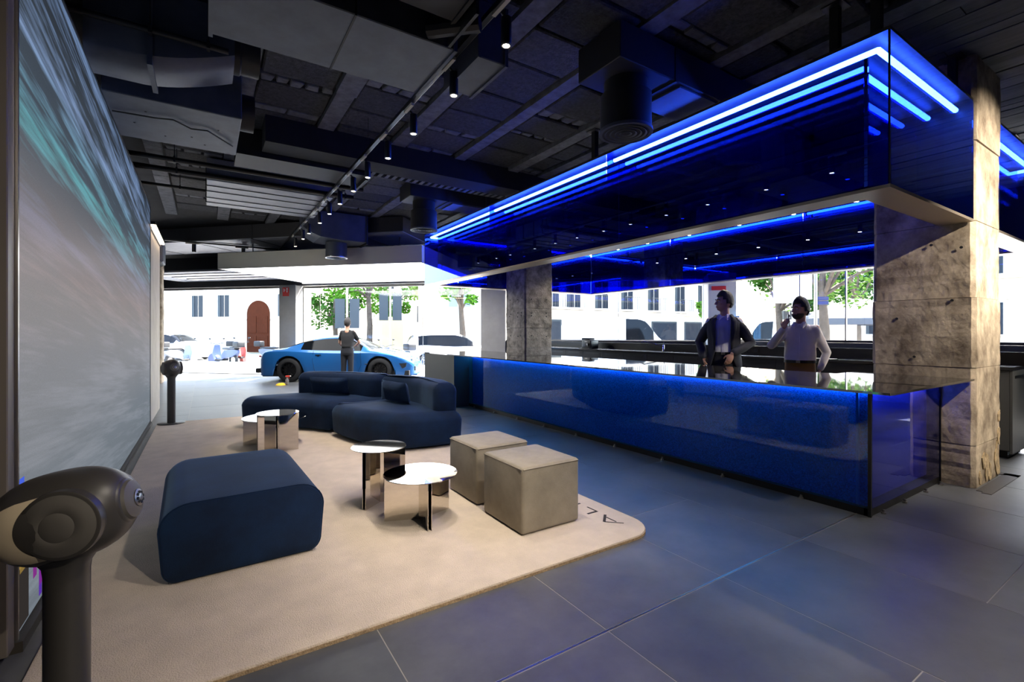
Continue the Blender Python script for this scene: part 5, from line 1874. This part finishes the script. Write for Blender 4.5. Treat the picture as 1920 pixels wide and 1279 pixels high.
def person(label, loc, rotz, H, head_yaw, armR, armL, outfit, hands, beard=False, hair_top=.02, belly=0.0, lean=0.0, head_tilt=0.0):
    root = thing('person', label, 'person', loc, rotz)
    k = H / 1.78
    root.scale = (k, k, k)
    HR = Matrix.Translation((0, -.0 - lean * .5, 1.53)) @ Matrix.Rotation(head_yaw, 4, 'Z') @ Matrix.Rotation(head_tilt, 4, 'X') @ Matrix.Translation((0, 0, -1.53))
    R3 = HR.to_3x3()

    def hp(p):
        return tuple(HR @ Vector(p))
    ly = -lean
    b = MB()
    b.ball(hp((0, .008, 1.675)), (.076, .096, .105), 24, 16, R3)
    b.ball(hp((0, -.028, 1.625)), (.058, .068, .075), 20, 12, R3)
    b.ball(hp((0, -.062, 1.588)), (.030, .030, .026), 14, 10, R3)
    b.limb([(hp((0, -.090, 1.685)), .010), (hp((0, -.112, 1.648)), .0145)], 10)
    b.ball(hp((0, -.080, 1.700)), (.052, .016, .011), 14, 8, R3)
    b.ball(hp((0, -.090, 1.612)), (.024, .012, .010), 12, 8, R3)
    for sd in (-1, 1):
        b.ball(hp((sd * .077, .012, 1.655)), (.012, .022, .033), 12, 8, R3)
        b.ball(hp((sd * .042, -.062, 1.655)), (.022, .020, .018), 12, 8, R3)
    b.limb([((0, .02 + ly * .3, 1.44), .062), (hp((0, .012, 1.52)), .056), (hp((0, .008, 1.60)), .056)], 16)
    b.loft(rings_loft([(.90, .15, .10, 0, 0), (1.05, .135, .09, 0, ly * .3), (1.25, .15, .10, 0, ly * .6), (1.40, .15, .09, 0, ly), (1.47, .09, .06, 0, ly)]))
    for sd in (-1, 1):
        b.limb([((sd * .09, 0, .92), .08), ((sd * .10, -.01, .5), .055), ((sd * .10, .02, .1), .04)], 14)
        b.limb([((sd * .10, .03, .04), .036), ((sd * .11, -.13, .03), .028)], 10)
        arm = armR if sd < 0 else armL
        sh, el, wr = Vector((sd * .165, ly * .9, 1.43)), Vector(arm[0]), Vector(arm[1])
        b.limb([(sh, .050), ((sh + el) / 2, .044), (el, .038), ((el + wr) / 2, .034), (wr, .026)], 12)
    for h in hands:
        add_hand(b, *h)
    body = link_mesh('body', b, SKIN, root)
    remesh(body, .0065)
    # hair cap
    hm = MB()
    hb = MB().ball((0, .012, 1.685), (.082, .103, .108 + hair_top * .3), 30, 20)
    keep = []
    for f in hb.f:
        c = sum((Vector(hb.v[i]) for i in f), Vector()) / len(f)
        front = c.y < -.045
        ok = (c.z > 1.735 if front else (c.z > 1.70 if c.y < -.01 else (c.z > 1.655 if c.y < .045 else c.z > 1.60)))
        if ok:
            keep.append(f)
    hm.v = [hp((x, y, z + (hair_top * max(0, (z - 1.72) / .07)) * (1.2 if y < 0 else .8))) for x, y, z in hb.v]
    hm.f = keep
    ho = link_mesh('hair', hm, HAIR, root, smooth=70)
    sm = ho.modifiers.new('thick', 'SOLIDIFY')
    sm.thickness = .012
    sm.offset = .6
    if beard:
        bd = MB().ball((0, -.03, 1.622), (.066, .078, .082), 30, 20)
        bd.f = [f for f in bd.f for c in [sum((Vector(bd.v[i]) for i in f), Vector()) / len(f)] if c.z < 1.625 - .02 * (c.y < -.09) and c.y < .03 and c.z > 1.55]
        bd.v = [hp(p) for p in bd.v]
        bo = link_mesh('beard', bd, HAIR, root, smooth=70)
        s2_ = bo.modifiers.new('thick', 'SOLIDIFY')
        s2_.thickness = .008
        s2_.offset = .8
    for sd in (-1, 1):
        e_ = link_mesh('eye', MB().ball(hp((sd * .031, -.083, 1.677)), (.013, .010, .008), 12, 8, R3), M('eye_white', (210, 205, 200), .3), root, smooth=60)
        link_mesh('iris', MB().ball(hp((sd * .031, -.0915, 1.677)), (.006, .003, .006), 10, 6, R3), M('iris', (40, 28, 20), .3), e_, smooth=60)
        link_mesh('eyebrow', MB().tube([hp((sd * .014, -.097, 1.700)), hp((sd * .034, -.095, 1.707)), hp((sd * .054, -.082, 1.700))], .0045, 6), HAIR, root)
    link_mesh('mouth', MB().tube([hp((-.022, -.095, 1.611)), hp((0, -.1035, 1.612)), hp((.022, -.095, 1.611))], .0035, 6), M('lips', (150, 92, 82), .5), root)
    # trousers and shoes
    tr_ = MB().loft(rings_loft([(1.04, .150 + belly * .5, .118 + belly, 0, -belly * .3), (.95, .168, .125, 0, .0), (.86, .172, .125, 0, .005), (.80, .165, .11, 0, .005)]))
    for sd in (-1, 1):
        tr_.limb([((sd * .085, 0, .86), .092), ((sd * .095, -.005, .5), .074), ((sd * .10, .02, .12), .062)], 16)
    to = link_mesh('trousers', tr_, outfit['legs'], root)
    remesh(to, .012)
    for sd in (-1, 1):
        link_mesh('shoe', MB().limb([((sd * .10, .06, .045), .042), ((sd * .105, -.06, .042), .046), ((sd * .115, -.17, .03), .03)], 14), M('black_shoe', (22, 20, 19), .35), root, smooth=60)
    link_mesh('belt', MB().loft(rings_loft([(1.005, .160 + belly * .5, .127 + belly, 0, -belly * .3), (1.04, .157 + belly * .5, .125 + belly, 0, -belly * .3)])), BLACK, root, smooth=50)
    link_mesh('belt_buckle', MB().box(-.022, .022, -.135 - belly * 1.3, -.120 - belly * 1.3, 1.008, 1.038), STEEL, root)
    # shirt
    rows = [(1.015, .156 + belly * .5, .122 + belly, 0, -belly * .3), (1.10, .158 + belly * .6, .122 + belly * 1.1, 0, ly * .3 - belly * .3), (1.22, .168, .125 + belly * .6, 0, ly * .6), (1.32, .180, .122, 0, ly * .8),
            (1.41, .180, .105, 0, ly), (1.46, .135, .082, 0, ly), (1.495, .075, .066, 0, ly * .9 + .01)]
    sh_ = MB().loft(rings_loft(rows))
    for sd in (-1, 1):
        arm = armR if sd < 0 else armL
        s0, el, wr = Vector((sd * .150, ly * .9, 1.415)), Vector(arm[0]), Vector(arm[1])
        if outfit.get('short'):
            sh_.limb([(s0, .068), (s0 + (el - s0) * .6, .062)], 14)
        else:
            e2 = el + (wr - el) * .93
            sh_.limb([(s0, .068), ((s0 + el) / 2, .060), (el, .052), ((el + e2) / 2, .046), (e2, .039)], 14)
    so = link_mesh('shirt', sh_, outfit['shirt'], root)
    remesh(so, .011, it=3)
    if not outfit.get('short'):
        for sd in (-1, 1):
            link_mesh('collar', MB().ext([(sd * .004, -.072 + ly, 1.475), (sd * .045, -.100 + ly, 1.435), (sd * .085, -.070 + ly, 1.470), (sd * .070, -.02 + ly, 1.515), (sd * .040, -.055 + ly, 1.515)], (0, -.008, .004)), outfit['shirt'], root)
        link_mesh('button_placket', MB().loft([[(-.014, y - .004, z), (.014, y - .004, z), (.014, y + .004, z), (-.014, y + .004, z)] for z, y in ((1.03, -.124 - belly * 1.25), (1.12, -.126 - belly * 1.3), (1.22, -.128 - belly * .6 + ly * .6), (1.33, -.124 + ly * .8), (1.44, -.092 + ly))]), outfit['shirt'], root, smooth=40)
    # jacket
    if outfit.get('jacket'):
        jm = outfit['jacket']
        jr = [(.80, .205, .150, 0, 0), (.92, .200, .150, 0, 0), (1.06, .183, .140, 0, 0), (1.20, .188, .142, 0, 0), (1.32, .200, .140, 0, 0), (1.41, .198, .122, 0, 0), (1.46, .150, .098, 0, .005), (1.505, .085, .080, 0, .012)]
        arcs = [.95, .62, .46, .42, .40, .42, .55, .85]
        jo = link_mesh('jacket', MB().loft(rings_loft(jr, 36, arcs), closed=False, caps=False), jm, root, smooth=60, fixn=False)
        s3 = jo.modifiers.new('cloth', 'SOLIDIFY')
        s3.thickness = .012
        s3.offset = 0
        for sd in (-1, 1):
            arm = armR if sd < 0 else armL
            s0, el, wr = Vector((sd * .165, 0, 1.405)), Vector(arm[0]), Vector(arm[1])
            e2 = el + (wr - el) * .90
            sl = link_mesh('sleeve', MB().limb([(s0 - Vector((sd * .03, 0, 0)), .078), (s0 + (el - s0) * .5, .069), (el, .062), ((el + e2) / 2, .055), (e2, .048)], 18), jm, jo, smooth=60)
            rb_ = rings_loft(jr, 36, arcs)
            idx = 0 if sd > 0 else -1
            line = [Vector(r_[idx]) for r_ in rb_[2:]]
            wv = [.02, .045, .065, .07, .05, .03]
            lap = MB()
            P1 = [p + Vector((0, -.010, 0)) for p in line]
            P2 = [p + Vector((sd * w_, -.004 + w_ * .25, .01)) for p, w_ in zip(line, wv)]
            lap.loft([P1, P2], closed=False, caps=False)
            lo_ = link_mesh('lapel', lap, jm, jo, smooth=60, fixn=False)
            s4 = lo_.modifiers.new('cloth', 'SOLIDIFY')
            s4.thickness = .006
    return root


# suited man looking to the left, hands low
aR1 = ((-.30, .09, 1.16), (-.235, -.06, .96))
aL1 = ((.305, .02, 1.15), (.115, -.205, 1.03))
person('man in a charcoal suit and open pale shirt standing behind the bar', (5.70, 3.68, 0), radians(-62), 1.83, radians(-58), aR1, aL1,
       {'shirt': SHIRT2, 'legs': DARKT, 'jacket': SUIT},
       [((-.235, -.06, .955), (.25, .05, -1), (1, 0, 0), 1, .5), ((.105, -.212, 1.02), (-.35, -.12, -.95), (-.25, 1, 0), -1, .55)])
# man with a phone at his mouth
aR2 = ((-.30, -.16, 1.215), (-.150, -.235, 1.43))
aL2 = ((.275, .07, 1.13), (.215, -.03, .93))
person('bearded man in a white shirt and tan trousers holding a phone to his mouth', (6.02, 2.89, 0), radians(-72), 1.70, radians(-38), aR2, aL2,
       {'shirt': SHIRT, 'legs': CHINO},
       [((-.148, -.236, 1.435), (.30, .05, 1), (.35, 1, -.1), 1, .75), ((.213, -.035, .925), (-.1, -.25, -1), (-1, 0, 0), -1, .4)], beard=True, hair_top=.03, belly=.03)
prot = Matrix.Translation((6.02, 2.89, 0)) @ Matrix.Rotation(radians(-72), 4, 'Z') @ Matrix.Scale(1.70 / 1.78, 4)
pc = prot @ Vector((-.098, -.185, 1.535))
ph_ = thing('mobile_phone', 'black mobile phone held to the mouth of the bearded man', 'phone', tuple(pc))
mb = MB().obox((0, 0, 0), (.25, .25, 1), (.072, .036, .005), (.6, -.75, .1))
link_mesh('body', mb, BLACK, ph_, bevel=(.003, 2))
link_mesh('camera_bump', MB().obox((.01, .004, .052), (.25, .25, 1), (.012, .012, .008), (.6, -.75, .1)), BLACKM, ph_)
# cleaner working on the car, seen from behind
pp = at(651, 12.05)
person('person in a black top and dark trousers polishing the side of the blue car', (pp[0], pp[1], 0), pi - TH, 1.66, radians(8),
       ((-.26, -.22, 1.14), (-.10, -.42, 1.05)), ((.28, -.20, 1.14), (.30, -.46, 1.02)), {'shirt': TEE, 'legs': DARKT, 'short': True},
       [((-.10, -.42, 1.05), (.15, -1, -.05), (0, 0, -1), 1, .3), ((.30, -.46, 1.02), (-.1, -1, -.1), (0, 0, -1), -1, .3)], lean=.05, hair_top=.03)
